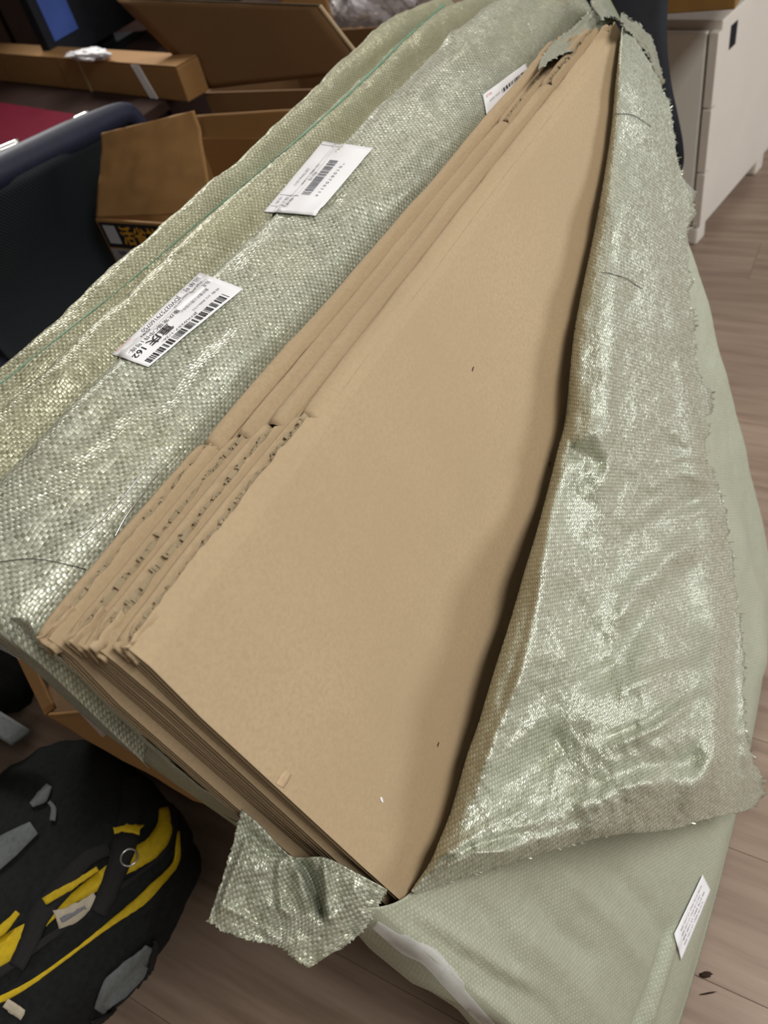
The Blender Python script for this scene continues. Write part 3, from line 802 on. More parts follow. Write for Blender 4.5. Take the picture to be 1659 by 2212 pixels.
ribbon('inner_film', BLOW, [(812, 1990), (880, 2040), (928, 2064), (975, 2120), (1030, 2180), (1075, 2225)], [20, 30, 34, 30, 26, 22], CLEAR, SACK, 0.003, 0.0004, n=40)

# ---------------- shipping labels
def font_tris(text, bold=False):
    cu = bpy.data.curves.new('txt', 'FONT'); cu.body = text; cu.size = 1.0; cu.resolution_u = 3
    if bold: cu.offset = 0.02
    o = bpy.data.objects.new('txt', cu); COL.objects.link(o)
    bpy.context.view_layer.update()
    dg = bpy.context.evaluated_depsgraph_get()
    me = bpy.data.meshes.new_from_object(o.evaluated_get(dg))
    bm = bmesh.new(); bm.from_mesh(me); bmesh.ops.triangulate(bm, faces=bm.faces)
    v = np.array([p.co[:2] for p in bm.verts]) if len(bm.verts) else np.zeros((0, 2)); f = [[q.index for q in t.verts] for t in bm.faces]
    bm.free(); bpy.data.objects.remove(o); bpy.data.curves.remove(cu); bpy.data.meshes.remove(me)
    return v, f
class Label:
    def __init__(self, bvh, quad, text, sag=0.0):
        self.q = np.asarray(quad, float); self.bvh = bvh
        n, m = 22, 12
        s = np.linspace(0, 1, n)[:, None]; t = np.linspace(0, 1, m)[None]
        p = self.px(np.broadcast_to(s, (n, m)), np.broadcast_to(t, (n, m)))
        self.P = cast_grid(bvh, p[..., 0], p[..., 1], 0.0022)
        # stiff paper bridges the small dents
        raw_ = self.P.copy()
        for _ in range(6):
            Q = self.P.copy(); Q[1:-1] = (self.P[:-2] + 2 * self.P[1:-1] + self.P[2:]) / 4; self.P = Q
        nr = np.cross(self.P[1:, :-1] - self.P[:-1, :-1], self.P[:-1, 1:] - self.P[:-1, :-1]); nr = nr.mean((0, 1)); nr /= np.linalg.norm(nr)
        self.n = nr if nr @ (CAMP - self.P[0, 0]) > 0 else -nr
        lift = np.clip((raw_ - self.P) @ self.n, 0, 0.0022)
        self.P = self.P + self.n * (lift[..., None] + 0.0010)
        self.o = grid('shipping_label', self.P, PAPER, SACK, thick=0.0003)
        self.o['label'] = text; self.acc = {}
    def px(self, s, t):
        s = np.asarray(s)[..., None]; t = np.asarray(t)[..., None]
        return (self.q[0] * (1 - s) + self.q[1] * s) * (1 - t) + (self.q[3] * (1 - s) + self.q[2] * s) * t
    def at(self, s, t):
        n, m = self.P.shape[:2]
        a = np.clip(np.asarray(s) * (n - 1), 0, n - 1.001); b = np.clip(np.asarray(t) * (m - 1), 0, m - 1.001)
        i = a.astype(int); j = b.astype(int); a = (a - i)[..., None]; b = (b - j)[..., None]
        return (self.P[i, j] * (1 - a) + self.P[i + 1, j] * a) * (1 - b) + (self.P[i, j + 1] * (1 - a) + self.P[i + 1, j + 1] * a) * b + self.n * 0.0007
    def add(self, mat, pts, faces):
        v, f = self.acc.setdefault(mat.name, ([], [])); b = len(v)
        v.extend(pts.tolist()); f.extend([[b + i for i in q] for q in faces])
    def text(self, txt, s0, s1, t0, t1, mat=None, bold=False):
        v, f = font_tris(txt, bold)
        if not len(v): return
        lo = v.min(0); hi = v.max(0)
        s = s0 + (v[:, 0] - lo[0]) / (hi[0] - lo[0]) * (s1 - s0); t = t0 + (v[:, 1] - lo[1]) / (hi[1] - lo[1]) * (t1 - t0)
        self.add(mat or INK, self.at(s, t), f)
    def bars(self, s0, s1, t0, t1, n, seed, mat=None):
        r = np.random.RandomState(seed); w = r.choice([1, 1, 1, 2, 2, 3, 4], 2 * n); e = np.concatenate([[0], np.cumsum(w)]) / w.sum()
        for i in range(n):
            a, b = s0 + (s1 - s0) * e[2 * i], s0 + (s1 - s0) * e[2 * i + 1]
            tt = np.linspace(t0, t1, 5)
            pts = np.concatenate([self.at(np.full(5, a), tt), self.at(np.full(5, b), tt)])
            self.add(mat or INK, pts, [(j, j + 1, j + 6, j + 5) for j in range(4)])
    def rule(self, s0, t0, s1, t1, w, mat):
        tt = np.linspace(0, 1, 8)
        if abs(s1 - s0) < abs(t1 - t0):
            a = self.at(s0 + (s1 - s0) * tt - w, t0 + (t1 - t0) * tt); b = self.at(s0 + (s1 - s0) * tt + w, t0 + (t1 - t0) * tt)
        else:
            a = self.at(s0 + (s1 - s0) * tt, t0 + (t1 - t0) * tt - w); b = self.at(s0 + (s1 - s0) * tt, t0 + (t1 - t0) * tt + w)
        self.add(mat, np.concatenate([a, b]), [(j, j + 1, j + 9, j + 8) for j in range(7)])
    def finish(self):
        for mn, (v, f) in self.acc.items():
            o = mesh_from('print', v, f, bpy.data.materials[mn]); o.parent = self.o; o['label'] = 'printed lettering and bars'
l1 = Label(BT, [(431, 592), (242, 769), (322, 798), (526, 629)], 'white label with large characters and long barcode')
l1.text('运单号:', 0.05, 0.24, 0.05, 0.16); l1.text('JDV027579160750', 0.28, 0.71, 0.05, 0.17)
l1.text('重庆常福C中件1号库-', 0.40, 0.95, 0.33, 0.43); l1.text('CHN', 0.66, 0.76, 0.19, 0.28, bold=True)
l1.text('重庆', 0.56, 0.81, 0.44, 0.66, bold=True); l1.text('162', 0.85, 0.97, 0.47, 0.60, bold=True)
l1.bars(0.12, 0.965, 0.79, 0.96, 46, 4); l1.text('JDX0257-1/26-', 0.36, 0.74, 0.69, 0.755)
l1.text('重庆重庆公路分拣中心', 0.12, 0.42, 0.42, 0.50, INK_PALE); l1.text('始发', 0.05, 0.12, 0.33, 0.40, INK_PALE)
l1.text('打印日期 2020-09-28', 0.08, 0.40, 0.24, 0.30, INK_PALE); l1.text('件数 2/2 800x152', 0.08, 0.36, 0.60, 0.66, INK_PALE)
l1.text('京东物流', 0.80, 0.97, 0.02, 0.07, INK_RED)
l1.finish()
l2 = Label(BT, [(697, 309), (569, 461), (683, 471), (806, 325)], 'white label with grey barcode and faint small print')
l2.bars(0.24, 0.74, 0.44, 0.60, 34, 9, INK_PALE); l2.text('* 0 1 0 8 7 0 6 1 1 4', 0.26, 0.74, 0.70, 0.76, INK_PALE)
l2.text('GB/T8946-2013', 0.38, 0.62, 0.14, 0.19, INK_PALE); l2.text('ZH80 1100', 0.30, 0.6, 0.26, 0.31, INK_PALE); l2.text('02175', 0.42, 0.54, 0.36, 0.41, INK_PALE)
l2.rule(0.76, 0.05, 0.76, 0.42, 0.003, INK_PALE); l2.rule(0.92, 0.05, 0.92, 0.38, 0.003, INK_PALE); l2.rule(0.05, 0.02, 0.05, 0.4, 0.003, INK_PALE)
l2.text('1101 0951', 0.79, 0.89, 0.08, 0.14, INK_PALE); l2.text('GB 17', 0.79, 0.88, 0.2, 0.26, INK_PALE); l2.text('50 17', 0.8, 0.9, 0.31, 0.37, INK_PALE)
l2.finish()
l3 = Label(BT, [(1132, 139), (1040, 208), (1047, 250), (1140, 162)], 'white label at the sheet edge, partly tucked in')
l3.bars(0.06, 0.62, 0.42, 0.66, 24, 2, INK); l3.text('JDX 0257', 0.66, 0.9, 0.45, 0.55, INK_PALE); l3.text('物流', 0.82, 0.95, 0.12, 0.26, INK_RED)
l3.finish()
l4 = Label(BLOW, [(1513, 1888), (1452, 2016), (1467, 2074), (1530, 1922)], 'small white label low on the front')
for i, t0 in enumerate((0.2, 0.38, 0.56, 0.74)):
    l4.text('0100 2176 0951 17 1101 026'[i:], 0.12 + 0.1 * (i % 2), 0.85, t0, t0 + 0.07, INK_PALE if i != 2 else INK)
l4.finish()

# ================================================================== BEHIND THE PACK
def walls(root, x0, x1, y0, y1, z0, z1, mat, t=0.006, names=True):
    w = []
    w.append(box('wall_panel', (x0, y0, z0), (x0 + t, y1, z1), mat, root, 0.001))
    w.append(box('wall_panel', (x1 - t, y0, z0), (x1, y1, z1), mat, root, 0.001))
    w.append(box('wall_panel', (x0 + t, y0, z0), (x1 - t, y0 + t, z1), mat, root, 0.001))
    w.append(box('wall_panel', (x0 + t, y1 - t, z0), (x1 - t, y1, z1), mat, root, 0.001))
    box('base_panel', (x0 + t, y0 + t, z0), (x1 - t, y1 - t, z0 + t), mat, root)
    return w
# printed open carton
zr = 0.628
pc = thing('open_carton', 'open brown carton with a black and yellow printed band, one flap upright', 'carton', (1.3, 1.28, 0))
ws = walls(pc, 1.10, 1.50, 1.08, 1.455, 0.0, zr, KRAFT_OLD)
f1 = slab('flap', [(1.103, 1.452, zr + 0.002), (1.103, 1.10, zr + 0.030), at_x(417, 239, 1.20), at_x(220, 288, 1.155)], 0.005, KRAFT_OLD, pc, crumple=0.007, n=40, scale=11)
slab('flap', [(1.497, 1.452, zr - 0.01), (1.497, 1.09, zr - 0.01), at_x(640, 236, 1.50), at_x(425, 249, 1.51)], 0.005, KRAFT_OLD, pc, crumple=0.002)
BANDB = plain('printed_black_band', srgb(22, 22, 26), 0.5, 0.1, 20)
PRY = plain('printed_yellow', srgb(196, 142, 40), 0.5, 0.1, 20); PRW = plain('printed_white', srgb(172, 172, 180), 0.5, 0.1, 20); PRG = plain('printed_grey', srgb(140, 138, 142), 0.5, 0.1, 20)
xb = 1.0985
def yz_quad(name, y0, y1, z0, z1, x, mat, parent, t=0.0006):
    return box(name, (x - t, min(y0, y1), min(z0, z1)), (x, max(y0, y1), max(z0, z1)), mat, parent)
band = yz_quad('printed_band', 1.085, 1.45, zr - 0.006, zr - 0.066, 1.0998, BANDB, pc)
yz_quad('printed_block', 1.085, 1.45, zr - 0.070, 0.30, 1.0998, PRG, pc)
def yz_text(txt, y0, y1, z0, z1, mat, parent, x=1.0988, bold=True):
    v, f = font_tris(txt, bold); lo = v.min(0); hi = v.max(0)
    y = y0 + (v[:, 0] - lo[0]) / (hi[0] - lo[0]) * (y1 - y0); z = z0 + (v[:, 1] - lo[1]) / (hi[1] - lo[1]) * (z1 - z0)
    o = mesh_from('print', np.stack([np.full(len(y), x), y, z], 1), f, mat); adopt(o, parent); return o
yz_quad('print', 1.44, 1.405, zr - 0.013, zr - 0.056, 1.0990, PRW, pc)
yz_text('活省礼遇', 1.395, 1.235, zr - 0.058, zr - 0.012, PRY, pc)
yz_text('2600mAh', 1.225, 1.12, zr - 0.05, zr - 0.016, PRW, pc)
for i in range(4): yz_text('输入 输出 规格 电压', 1.43, 1.16, zr - 0.085 - 0.022 * i, zr - 0.073 - 0.022 * i, BANDB if i == 0 else PRG, pc, bold=False)
yz_text('●  ●', 1.395, 1.345, zr - 0.094, zr - 0.080, BANDB, pc)

# carton with a lifted flap darkened in colour for its shade
kc = thing('open_carton', 'brown carton with a broad lifted flap in shadow, behind the green sack', 'carton', (1.9, 1.32, 0))
walls(kc, 1.70, 2.12, 1.08, 1.575, 0.0, 0.655, KRAFT_SHADE_SEAM)
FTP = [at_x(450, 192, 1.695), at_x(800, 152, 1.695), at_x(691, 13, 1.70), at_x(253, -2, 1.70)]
fl_ = slab('flap', FTP, 0.007, KRAFT_SHADE_SEAM, kc, crumple=0.0015)
P4 = np.array(FTP)
def edge_strip(name, a, b, r, mat, parent, n=40, w=0.004):
    L = np.linspace(0, 1, n)[:, None]; C = a * (1 - L) + b * L
    zz = np.where(np.arange(n) % 2 == 0, 1, -1)[:, None] * np.array([0.0028, 0, 0])
    G = np.stack([C + zz, C + zz + (b - a) * 0 + np.array([0, 0, w])], 0)
    return grid(name, G, mat, parent, thick=0.0012)
tube('torn_edge', [P4[1], P4[1] * .5 + P4[2] * .5 + np.array([0, .002, 0]), P4[2]], 0.0055, KRAFT, kc, k=6, n=30)
tube('torn_edge', [P4[0], P4[0] * .72 + P4[3] * .28], 0.0045, KRAFT, kc, k=6, n=12)
edge_strip('fluting', P4[2] + np.array([-0.002, 0, 0]), P4[3], 0.003, KRAFT_EDGE, kc, n=150)
slab('flap', [(2.117, 1.575, 0.64), (2.117, 1.40, 0.64), (2.15, 1.43, 0.83), (2.15, 1.575, 0.83)], 0.006, KRAFT_OLD, kc, crumple=0.002)
# closed carton with bubble wrap on top
mc = thing('closed_carton', 'small brown carton under the crumpled bubble wrap', 'carton', (2.4, 1.35, 0))
box('body', (2.21, 1.12, 0.0), (2.57, 1.60, 0.555), KRAFT_OLD, mc, 0.003)
box('flap', (2.205, 1.118, 0.555), (2.388, 1.602, 0.560), KRAFT_OLD, mc, 0.001); box('flap', (2.392, 1.118, 0.555), (2.575, 1.602, 0.560), KRAFT_OLD, mc, 0.001)
box('tape', (2.365, 1.117, 0.560), (2.415, 1.603, 0.5608), CLEAR, mc)
def blob(name, c, r, mat, amp=0.12, fr=3.0, nu=64, nv=40, p=1.0, seed=0.0):
    u = np.linspace(0, 2 * math.pi, nu); v = np.linspace(0.001, math.pi - 0.001, nv)
    U, V = np.meshgrid(u, v, indexing='ij')
    sx = np.sign(np.cos(U) * np.sin(V)) * np.abs(np.cos(U) * np.sin(V)) ** p
    sy = np.sign(np.sin(U) * np.sin(V)) * np.abs(np.sin(U) * np.sin(V)) ** p
    sz = np.sign(np.cos(V)) * np.abs(np.cos(V)) ** p
    k = 1 + amp * fbm(sx * fr + seed + sz, sy * fr + seed + sz * 1.7) + amp * .4 * fbm(sx * fr * 3 + sz * 4, sy * fr * 3 - sz * 5)
    P = np.stack([c[0] + r[0] * sx * k, c[1] + r[1] * sy * k, c[2] + r[2] * sz * k], -1)
    return grid(name, P, mat)
bw = blob('bubble_wrap', (2.36, 1.36, 0.70), (0.19, 0.22, 0.13), BUBBLE, 0.22, 2.6, 90, 60)
zmin = min(v.co.z for v in bw.data.vertices); bw.location.z += 0.5615 - zmin
tag(bw, 'crumpled clear bubble wrap bundle lying on a small carton', 'bubble wrap')
# tan board standing behind the far end of the pack
sb = slab('cardboard_sheet', [at_x(1214, 70, 1.42), at_x(1248, 60, 1.42), at_x(1222, -40, 1.42), at_x(1200, -40, 1.42)], 0.006, KRAFT, None, n=6)
bpy.data.objects.remove(sb)
q0, q1 = at_x(1213, 70, 1.46), at_x(1246, 58, 1.46); q2, q3 = at_x(1226, -10, 1.46), at_x(1190, -10, 1.46)
cs = slab('cardboard_sheet', [(1.46, q0[1], 0.0), (1.46, q1[1], 0.0), (1.46, q2[1], q2[2] + 0.03), (1.46, q3[1], q3[2] + 0.03)], 0.006, KRAFT, None, n=8)
tag(cs, 'narrow tan cardboard sheet standing upright past the far end of the sack', 'cardboard')

# dark desk behind, with what lies on it
zd = 0.665
dk = thing('dark_desk', 'dark desk crowded with a kraft box and a red binder', 'desk', (1.8, 2.1, 0))
box('tabletop', (0.9, 1.66, zd - 0.028), (2.75, 2.5, zd), DARKW, dk, 0.003)
for lx, ly in ((0.94, 1.70), (2.69, 1.70), (0.94, 2.44), (2.69, 2.44)): box('leg', (lx, ly, 0), (lx + 0.04, ly + 0.04, zd - 0.028), BLACKP, dk, 0.002)
# flat kraft box
A1 = at_z(-60, 168, zd + 0.001); A2 = at_z(408, 221, zd + 0.001)
dr = (A2 - A1); dr[2] = 0; Lb = np.linalg.norm(dr); dr /= Lb; nb = np.array([-dr[1], dr[0], 0]); nb = nb if nb[0] > 0 else -nb
fb = thing('flat_kraft_box', 'flat kraft box with a shiny taped end lying on the dark desk', 'box', tuple(A1))
hb = 0.082; wb_ = 0.075
base = [A1, A2, A2 + nb * wb_, A1 + nb * wb_]
hexa('body', base + [p + np.array([0, 0, hb]) for p in base], KRAFT_OLD, fb, 0.003)
up_ = np.array([0, 0, 1.0])
for fpos, wd_, mt in ((0.24, 0.003, KRAFT_SHADE_SEAM), (0.52, 0.003, KRAFT_SHADE_SEAM), (0.615, 0.010, KRAFT)):
    p = A1 + dr * Lb * fpos - nb * 0.0012
    hexa('seam', [p, p + dr * wd_, p + dr * wd_ + nb * .002, p + nb * .002] + [q + up_ * hb for q in (p, p + dr * wd_, p + dr * wd_ + nb * .002, p + nb * .002)], mt, fb)
p = A1 + dr * Lb * 0.86 - nb * 0.0016
tp = [p, p + dr * 0.035, p + dr * 0.035 + nb * .0016, p + nb * .0016]
hexa('clear_tape', tp + [q - dr * 0.03 + up_ * hb for q in tp], PAPER, fb)
ld = [q + up_ * (hb + 0.0005) - dr * 0.002 * i for i, q in enumerate(base)]
hexa('lid', ld + [q + up_ * 0.004 for q in ld], KRAFT_OLD, fb, 0.001)
pb = blob('plastic_bag', (0, 0, 0), (0.085, 0.028, 0.012), PAPER, 0.3, 3.0, 40, 24)
pc_ = at_z(190, 118, zd + hb + 0.020); pb.location = tuple(pc_); pb.rotation_euler[2] = math.atan2(dr[1], dr[0])
tag(pb, 'small crumpled white plastic bag on the flat kraft box', 'plastic bag')
# red binder
R0, R1, R2, R3 = at_z(-40, 214, zd + 0.03), at_z(188, 250, zd + 0.03), at_z(-10, 350, zd + 0.03), at_z(-240, 300, zd + 0.03)
rb = thing('ring_binder', 'dark red binder with bright metal clips lying by the mesh chair', 'binder', tuple(R3 * [1, 1, 0] + np.array([0, 0, zd])))
qd = [R0, R1, R2, R3]
hexa('cover', [p - up_ * 0.004 for p in qd] + qd, RED, rb, 0.002)
ins = [p * 0.97 + sum(qd) / 4 * 0.03 for p in qd]
hexa('page_block', [p - up_ * 0.026 for p in ins] + [p - up_ * 0.0045 for p in ins], PAPER, rb, 0.002)
hexa('cover', [p - up_ * 0.0295 for p in qd] + [p - up_ * 0.0262 for p in qd], RED, rb, 0.001)
def clip_piece(a, b, w):
    a = at_z(*a, zd + 0.034); b = at_z(*b, zd + 0.034); return tube('metal_clip', [a, b], w, CHROME, rb, k=10, n=6)
clip_piece((158, 262), (192, 246), 0.009); clip_piece((-10, 330), (42, 308), 0.011)
# monitor with a blue picture
mo = thing('monitor', 'black framed monitor with a blue strip of picture, on the dark desk', 'monitor', (1.9, 2.2, zd))
s0 = at_y(118, 90, 2.2); s1 = at_y(166, 62, 2.2)
box('housing', (s0[0] - 0.03, 2.2, s0[2] - 0.06), (s0[0] + 0.50, 2.235, s0[2] + 0.34), BLACKP, mo, 0.004)
box('screen', (s0[0], 2.197, s0[2]), (s0[0] + 0.105, 2.2, s0[2] + 0.31), BLUE, mo)
box('stand', (s0[0] + 0.2, 2.235, zd), (s0[0] + 0.27, 2.27, s0[2] + 0.1), BLACKP, mo, 0.003); box('foot', (s0[0] + 0.12, 2.18, zd), (s0[0] + 0.35, 2.36, zd + 0.012), BLACKP, mo, 0.003)
# black bag beside it
bg = thing('black_bag', 'black fabric bag slumped between the monitor and the lifted carton flap', 'bag', (2.2, 1.95, zd))
bb = blob('body', (2.20, 1.93, zd + 0.20), (0.20, 0.15, 0.20), BLACK, 0.12, 2.2, 60, 40, 0.75); adopt(bb, bg)
zmin = min(v.co.z for v in bb.data.vertices)
for v in bb.data.vertices: v.co.z += zd + 0.001 - zmin
tube('handle', [(2.10, 1.90, zd + 0.38), (2.12, 1.9, zd + 0.47), (2.2, 1.9, zd + 0.50), (2.28, 1.9, zd + 0.47), (2.30, 1.90, zd + 0.38)], 0.009, BLACK2, bg)
# dark cupboard at the back
cu = thing('cupboard', 'dark brown wooden cupboard standing far behind the desk', 'cupboard', (1.6, 2.9, 0))
box('carcass', (0.9, 2.76, 0.0), (3.3, 3.2, 1.9), DARKW, cu, 0.003)
for i in range(4):
    d_ = box('door', (0.91 + 0.6 * i, 2.742, 0.08), (1.49 + 0.6 * i, 2.76, 1.88), DARKW, cu, 0.003)
    h_ = box('handle', (1.44 + 0.6 * i, 2.725, 0.9), (1.455 + 0.6 * i, 2.742, 1.05), CHROME, cu, 0.002); h_.parent = d_; h_.matrix_parent_inverse = Matrix.Identity(4)

# mesh chair at the desk
mh = thing('mesh_office_chair', 'dark mesh office chair with a padded navy top rim, left of the printed carton', 'chair', (1.05, 1.6, 0))
ra = at_y(-190, 470, 1.52); rb2 = at_y(0, 372, 1.52); rc = at_y(150, 300, 1.52); rd = at_y(262, 246, 1.52)
tube('top_rim', [ra, rb2, rc, rd, rd + np.array([0.035, 0.0, -0.03]), rd + np.array([0.05, 0.0, -0.09])], [0.030, 0.032, 0.033, 0.034, 0.026, 0.016], NAVY, mh, k=14, n=40)
n_ = 30
G = []
for t in np.linspace(0, 1, 20):
    row_ = []
    for q in np.linspace(0, 1, n_):
        tp_ = (ra * (1 - q) + (rd + np.array([0.03, 0, 0])) * q) - np.array([0, 0, 0.01])
        bt = np.array([tp_[0] * 0.9 + 0.1, 1.50, 0.33])
        p = tp_ * (1 - t) + bt * t; p[1] += 0.05 * math.sin(t * 3.0) - 0.03 * math.sin(q * math.pi)
        row_.append(p)
    G.append(row_)
grid('mesh_back', np.array(G), MESHF, mh, thick=0.004)
tube('back_frame', [rd + np.array([0.05, 0, -0.08]), rd + np.array([0.03, .03, -0.3]), np.array([rd[0] - 0.02, 1.52, 0.34])], 0.014, BLACKP, mh)
tube('lumbar_spring', [rd + np.array([-0.09, -0.035, -0.055]) + np.array([0.012 * i, -0.004 + 0.006 * (i % 2), 0.008 * (i % 2)]) for i in range(9)], 0.0022, GREYM, mh, k=6, smooth_path=False, n=60)
box('seat', (0.62, 1.56, 0.40), (1.12, 1.655, 0.46), NAVY, mh, 0.02)
tube('column', [(0.88, 1.62, 0.08), (0.88, 1.62, 0.40)], 0.025, BLACKP, mh)
for i in range(5):
    a_ = i * 2 * math.pi / 5
    tube('base_leg', [(0.88, 1.62, 0.09), (0.88 + 0.26 * math.cos(a_), 1.62 + 0.26 * math.sin(a_), 0.05)], 0.016, BLACKP, mh, smooth_path=False)

# ================================================================== RIGHT SIDE
# white pedestal cabinet
ang = -0.19
cb = at_z(1511, 498, 0.05)
cx, cy = cb[0], cb[1]
ca_, sa_ = math.cos(ang), math.sin(ang)
def cl(a, b, z): return np.array([cx + ca_ * a - sa_ * b, cy + sa_ * a + ca_ * b, z])   # a: along the right face, b: along the left face
def cbox(name, a0, a1, b0, b1, z0, z1, mat, parent, bev=0.002):
    return hexa(name, [cl(a0, b0, z0), cl(a1, b0, z0), cl(a1, b1, z0), cl(a0, b1, z0), cl(a0, b0, z1), cl(a1, b0, z1), cl(a1, b1, z1), cl(a0, b1, z1)], mat, parent, bev)
zc = 0.585
pd = thing('pedestal_cabinet', 'off-white steel pedestal cabinet on feet at the right edge', 'cabinet', tuple(cl(0.2, 0.2, 0)))
cbox('body', 0.022, 0.52, 0.0, 0.40, 0.055, zc, WHITEM, pd, 0.004)
cbox('door', 0.0, 0.020, 0.030, 0.40, 0.06, zc - 0.02, GREYM, pd, 0.003)
for z0, z1 in ((0.06, 0.215), (0.220, 0.385), (0.390, zc - 0.02)): cbox('edge_strip', -0.002, 0.0215, -0.0005, 0.0225, z0, z1, WHITEM, pd, 0.0015)
for a_, b_ in ((0.03, 0.03), (0.47, 0.03), (0.03, 0.36), (0.47, 0.36)): cbox('foot', a_ - 0.03, a_ + 0.03, b_ - 0.025, b_ + 0.03, 0.0, 0.056, WHITEM, pd, 0.008)
k_ = cbox('lock_sticker', 0.075, 0.115, -0.0015, 0.0, zc - 0.085, zc - 0.03, BLACKP, pd, 0.0005)
# wooden desk over the cabinet
wd = thing('wooden_desk', 'wood topped desk above the pedestal cabinet at top right', 'desk', (2.3, 0.6, 0))
e0 = at_z(1500, 27, 0.70)
box('desktop', (e0[0], 0.30, 0.70), (e0[0] + 0.62, 0.92, 0.745), WOODT, wd, 0.003)
box('side_panel', (e0[0] + 0.02, 0.90, 0.0), (e0[0] + 0.60, 0.92, 0.70), WOODT, wd, 0.002)
# black office chair seen from behind
oc = thing('office_chair', 'black office chair with a curved backrest, behind the far end of the sack', 'chair', (1.8, 0.6, 0))
br = [at_x(1446, -120, 1.66), at_x(1438, 0, 1.63), at_x(1437, 100, 1.60), at_x(1447, 180, 1.59), at_x(1462, 245, 1.59), at_x(1474, 305, 1.60), at_x(1474, 345, 1.62), at_x(1458, 372, 1.64)]
E = interp_uniform([tuple(p) for p in br], 40)
G = []
for t in np.linspace(0, 1, 16):
    row_ = E.copy(); row_[:, 1] = E[:, 1] * (1 - t) + (1.02 - E[:, 1]) * t + 0.0
    row_[:, 0] = E[:, 0] - 0.05 * math.sin(t * math.pi); G.append(row_)
bk_ = grid('backrest', np.array(G), BLACKP, oc, thick=0.03)
box('seat', (1.70, 0.47, 0.42), (1.84, 0.9, 0.47), BLACK, oc, 0.02)
tube('column', [(1.77, 0.68, 0.09), (1.77, 0.68, 0.42)], 0.025, BLACKP, oc)
tube('back_bracket', [(1.66, 0.68, 0.56), (1.68, 0.68, 0.46), (1.73, 0.68, 0.43)], 0.02, BLACKP, oc)
for i in range(5):
    a_ = i * 2 * math.pi / 5 + 0.5
    tube('base_leg', [(1.77, 0.68, 0.10), (1.77 + 0.24 * math.cos(a_), 0.68 + 0.24 * math.sin(a_), 0.04)], 0.016, BLACKP, oc, smooth_path=False)

# ================================================================== LEFT FOREGROUND
# open carton the pack leans on
lc = thing('open_carton', 'dim brown open carton beside the near end of the sack, above the backpack', 'carton', (0.5, 0.8, 0))
Cc = at_x(100, 1545, 0.17)
walls(lc, 0.27, 0.80, 0.66, 1.02, 0.0, Cc[2] - 0.03, KRAFT_SHADE_SEAM)
slab('flap', [Cc, at_x(190, 1538, 0.17), at_x(560, 1760, 0.165), at_x(420, 1725, 0.17)], 0.005, KRAFT_OLD, lc, crumple=0.003)
# lower lip of the flap bends down to the wall
slab('flap', [Cc, at_x(420, 1725, 0.17), np.array([0.268, 0.66, Cc[2] - 0.05]), np.array([0.268, 0.95, Cc[2] - 0.05])], 0.005, KRAFT_SHADE_SEAM, lc)
r0 = Cc; r1 = CAMP + rays(28, 1398) * 6.74e-4
slab('rim_strip', [r0, r0 + np.array([0.012, -0.012, 0.008]), r1 + np.array([0.014, -0.012, 0.008]), r1], 0.006, KRAFT_OLD, lc)
slab('rim_strip', [r1, r1 + np.array([0.014, -0.012, 0.008]), r1 + np.array([0.19, 0.30, 0.03]), r1 + np.array([0.17, 0.31, 0.02])], 0.006, KRAFT_OLD, lc)
# backpack
AX = np.array([0.965, -0.26, 0]); AY = np.array([0.26, 0.965, 0])
BC = np.array([-0.067, 0.917, 0.0])
u = np.linspace(0, 2 * math.pi, 150); v = np.linspace(0.001, math.pi - 0.001, 80)
U, V = np.meshgrid(u, v, indexing='ij')
sp = lambda x, p: np.sign(x) * np.abs(x) ** p
sx = sp(np.cos(U), 0.55) * sp(np.sin(V), 0.6); sy = sp(np.sin(U), 0.55) * sp(np.sin(V), 0.6); sz = sp(np.cos(V), 0.75)
kk = 1 + 0.035 * fbm(sx * 2.3 + 4, sy * 2.3 + sz) + 0.012 * fbm(sx * 8, sy * 8 + sz * 5)
hgt_ = 0.105
loc = np.stack([sx * 0.285 * kk, sy * 0.215 * kk, hgt_ + hgt_ * sz * kk * (1 + 0.12 * sx)], -1)
loc[..., 2] = np.maximum(loc[..., 2], 0.002)
Pbk = BC + loc[..., :1] * AX + loc[..., 1:2] * AY + loc[..., 2:] * np.array([0, 0, 1.0])
bp = thing('backpack', 'black backpack with yellow zip trim and grey panels lying on the floor', 'backpack', tuple(BC))
body_ = grid('body', Pbk, BLACK, bp)
BB = bvh_of(body_)
rib = lambda nm, ln, w, m_, e=0.004, t=0.003, **k: ribbon(nm, BB, ln, w, m_, bp, e, t, **k)
rib('yellow_panel', [(-20, 2075), (60, 2020), (130, 1962), (200, 1915), (270, 1868), (330, 1830), (356, 1790), (352, 1750)], [64, 52, 24, 22, 34, 44, 40, 22], YELLOW)
rib('yellow_piping', [(-40, 2180), (40, 2140), (130, 2080), (220, 2010), (300, 1950), (360, 1885), (378, 1855), (382, 1800)], [16, 12, 8, 6, 12, 22, 14, 6], YELLOW)
rib('zip_tape', [(-40, 2130), (60, 2065), (160, 1990), (240, 1930), (310, 1880), (358, 1835), (372, 1790), (366, 1745)], [26, 18, 16, 14, 12, 12, 10, 10], BLACK2, 0.006)
rib('yellow_strip', [(102, 1950), (150, 1920), (214, 1878)], [16, 14, 12], YELLOW, 0.009)
rib('yellow_strip', [(-14, 2022), (10, 2012), (46, 1972)], [20, 18, 12], YELLOW, 0.009)
rib('shoulder_strap', [(285, 1690), (283, 1760), (272, 1830), (255, 1880), (235, 1930), (215, 1975)], [42, 46, 50, 44, 40, 36], BLACK2, 0.010, 0.006)
rib('yellow_strip', [(250, 1806), (276, 1803), (304, 1810)], [16, 16, 16], YELLOW, 0.018)
rib('shoulder_strap', [(40, 2090), (70, 2030), (90, 1980), (130, 1930), (190, 1860), (240, 1838)], [34, 40, 44, 40, 30, 26], BLACK2, 0.006, 0.005)
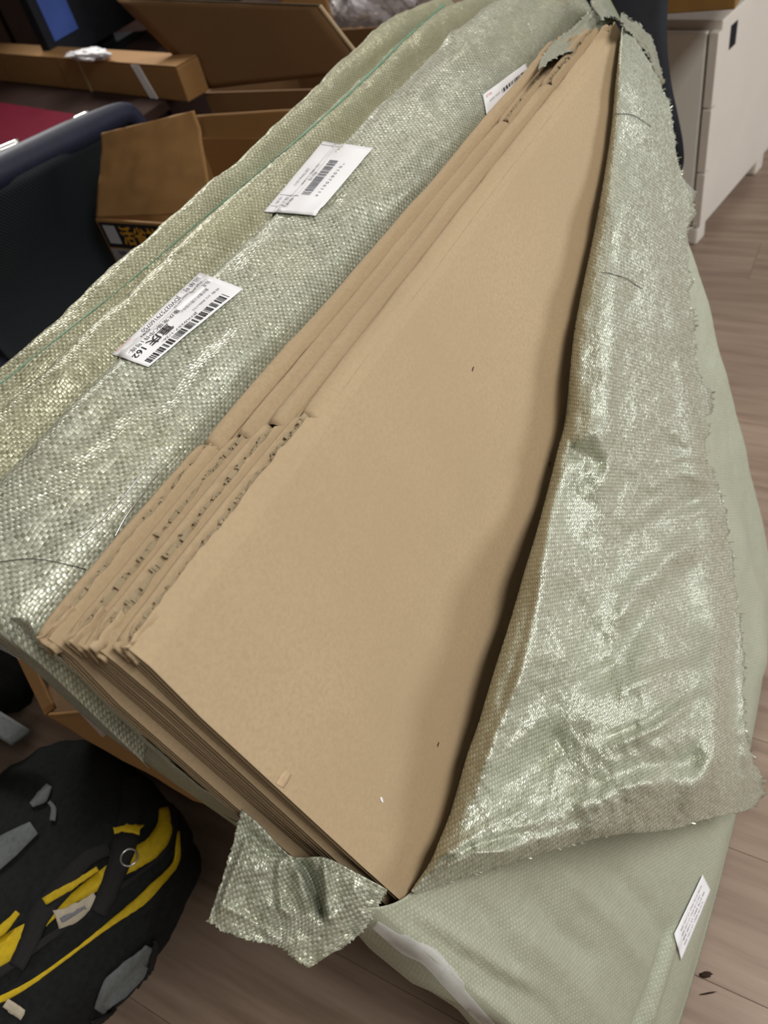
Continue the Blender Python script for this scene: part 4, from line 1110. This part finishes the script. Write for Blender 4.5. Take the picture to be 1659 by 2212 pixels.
rib('sewn_tag', [(128, 1990), (165, 1975), (212, 1938)], [40, 34, 20], TAGM, 0.012, 0.001)
rib('tag_print', [(138, 1990), (165, 1976), (190, 1960)], [12, 10, 8], INK_PALE, 0.0142, 0.0006)
rib('grey_panel', [(-30, 1870), (20, 1830), (76, 1790)], [60, 54, 30], GREYF, 0.004)
rib('grey_patch', [(70, 1742), (92, 1725), (108, 1700)], [10, 26, 14], GREYF, 0.004)
rib('grey_patch', [(116, 1775), (118, 1750), (108, 1735)], [12, 12, 8], GREYF, 0.004)
rib('side_pocket', [(212, 2178), (250, 2130), (290, 2090), (318, 2040)], [30, 66, 60, 16], GREYF, 0.006)
rib('pocket_binding', [(190, 2200), (255, 2168), (305, 2110), (326, 2040), (322, 2025)], [12, 10, 10, 10, 8], BLACK2, 0.010, 0.004)
rib('end_tab', [(18, 2165), (34, 2175), (54, 2188)], [24, 24, 22], TAGM, 0.012, 0.002)
pt, nn_ = cast(BB, 283, 1858)
an = np.linspace(0, 2 * math.pi, 20)
ax1 = np.cross(nn_, [0, 0, 1.0]); ax1 /= np.linalg.norm(ax1); ax2 = np.cross(nn_, ax1)
tube('ring', [pt + nn_ * 0.014 + 0.012 * (math.cos(a) * ax1 + math.sin(a) * ax2) for a in an], 0.0016, CHROME, bp, k=6, n=40)
# folded grey thing, and black cloth enlarged to stand in for a shadowed gap
gi_ = slab('grey_folder', [at_z(-60, 1500, 0.27), at_z(-60, 1560, 0.27), at_z(22, 1608, 0.27), at_z(66, 1578, 0.27)], 0.012, GREYF, None, n=8)
tag(gi_, 'grey plastic folder corner at the left edge above the backpack', 'folder')
cl_ = blob('black_cloth_shade_fill', (0.20, 1.36, 0.2), (0.30, 0.20, 0.2), BLACK, 0.25, 2.5, 60, 40)
zmin = min(v.co.z for v in cl_.data.vertices); cl_.location.z -= zmin
tag(cl_, 'heap of black cloth behind the backpack, enlarged to darken a shadowed gap', 'clothing')
# crumbs on the floor
for pxy, r_, lb in (((1524, 2106), (0.004, 0.009, 0.002), 'dark oval crumb on the pale floor at lower right'), ((1528, 2146), (0.0012, 0.012, 0.001), 'thin brown splinter on the pale floor below the dark crumb')):
    d_ = blob('floor_crumb', (0, 0, 0), r_, DARKW, 0.2, 2, 16, 10); p = at_z(*pxy, r_[2] * 0.8); d_.location = tuple(p); d_.rotation_euler[2] = 0.6
    tag(d_, lb, 'crumb')
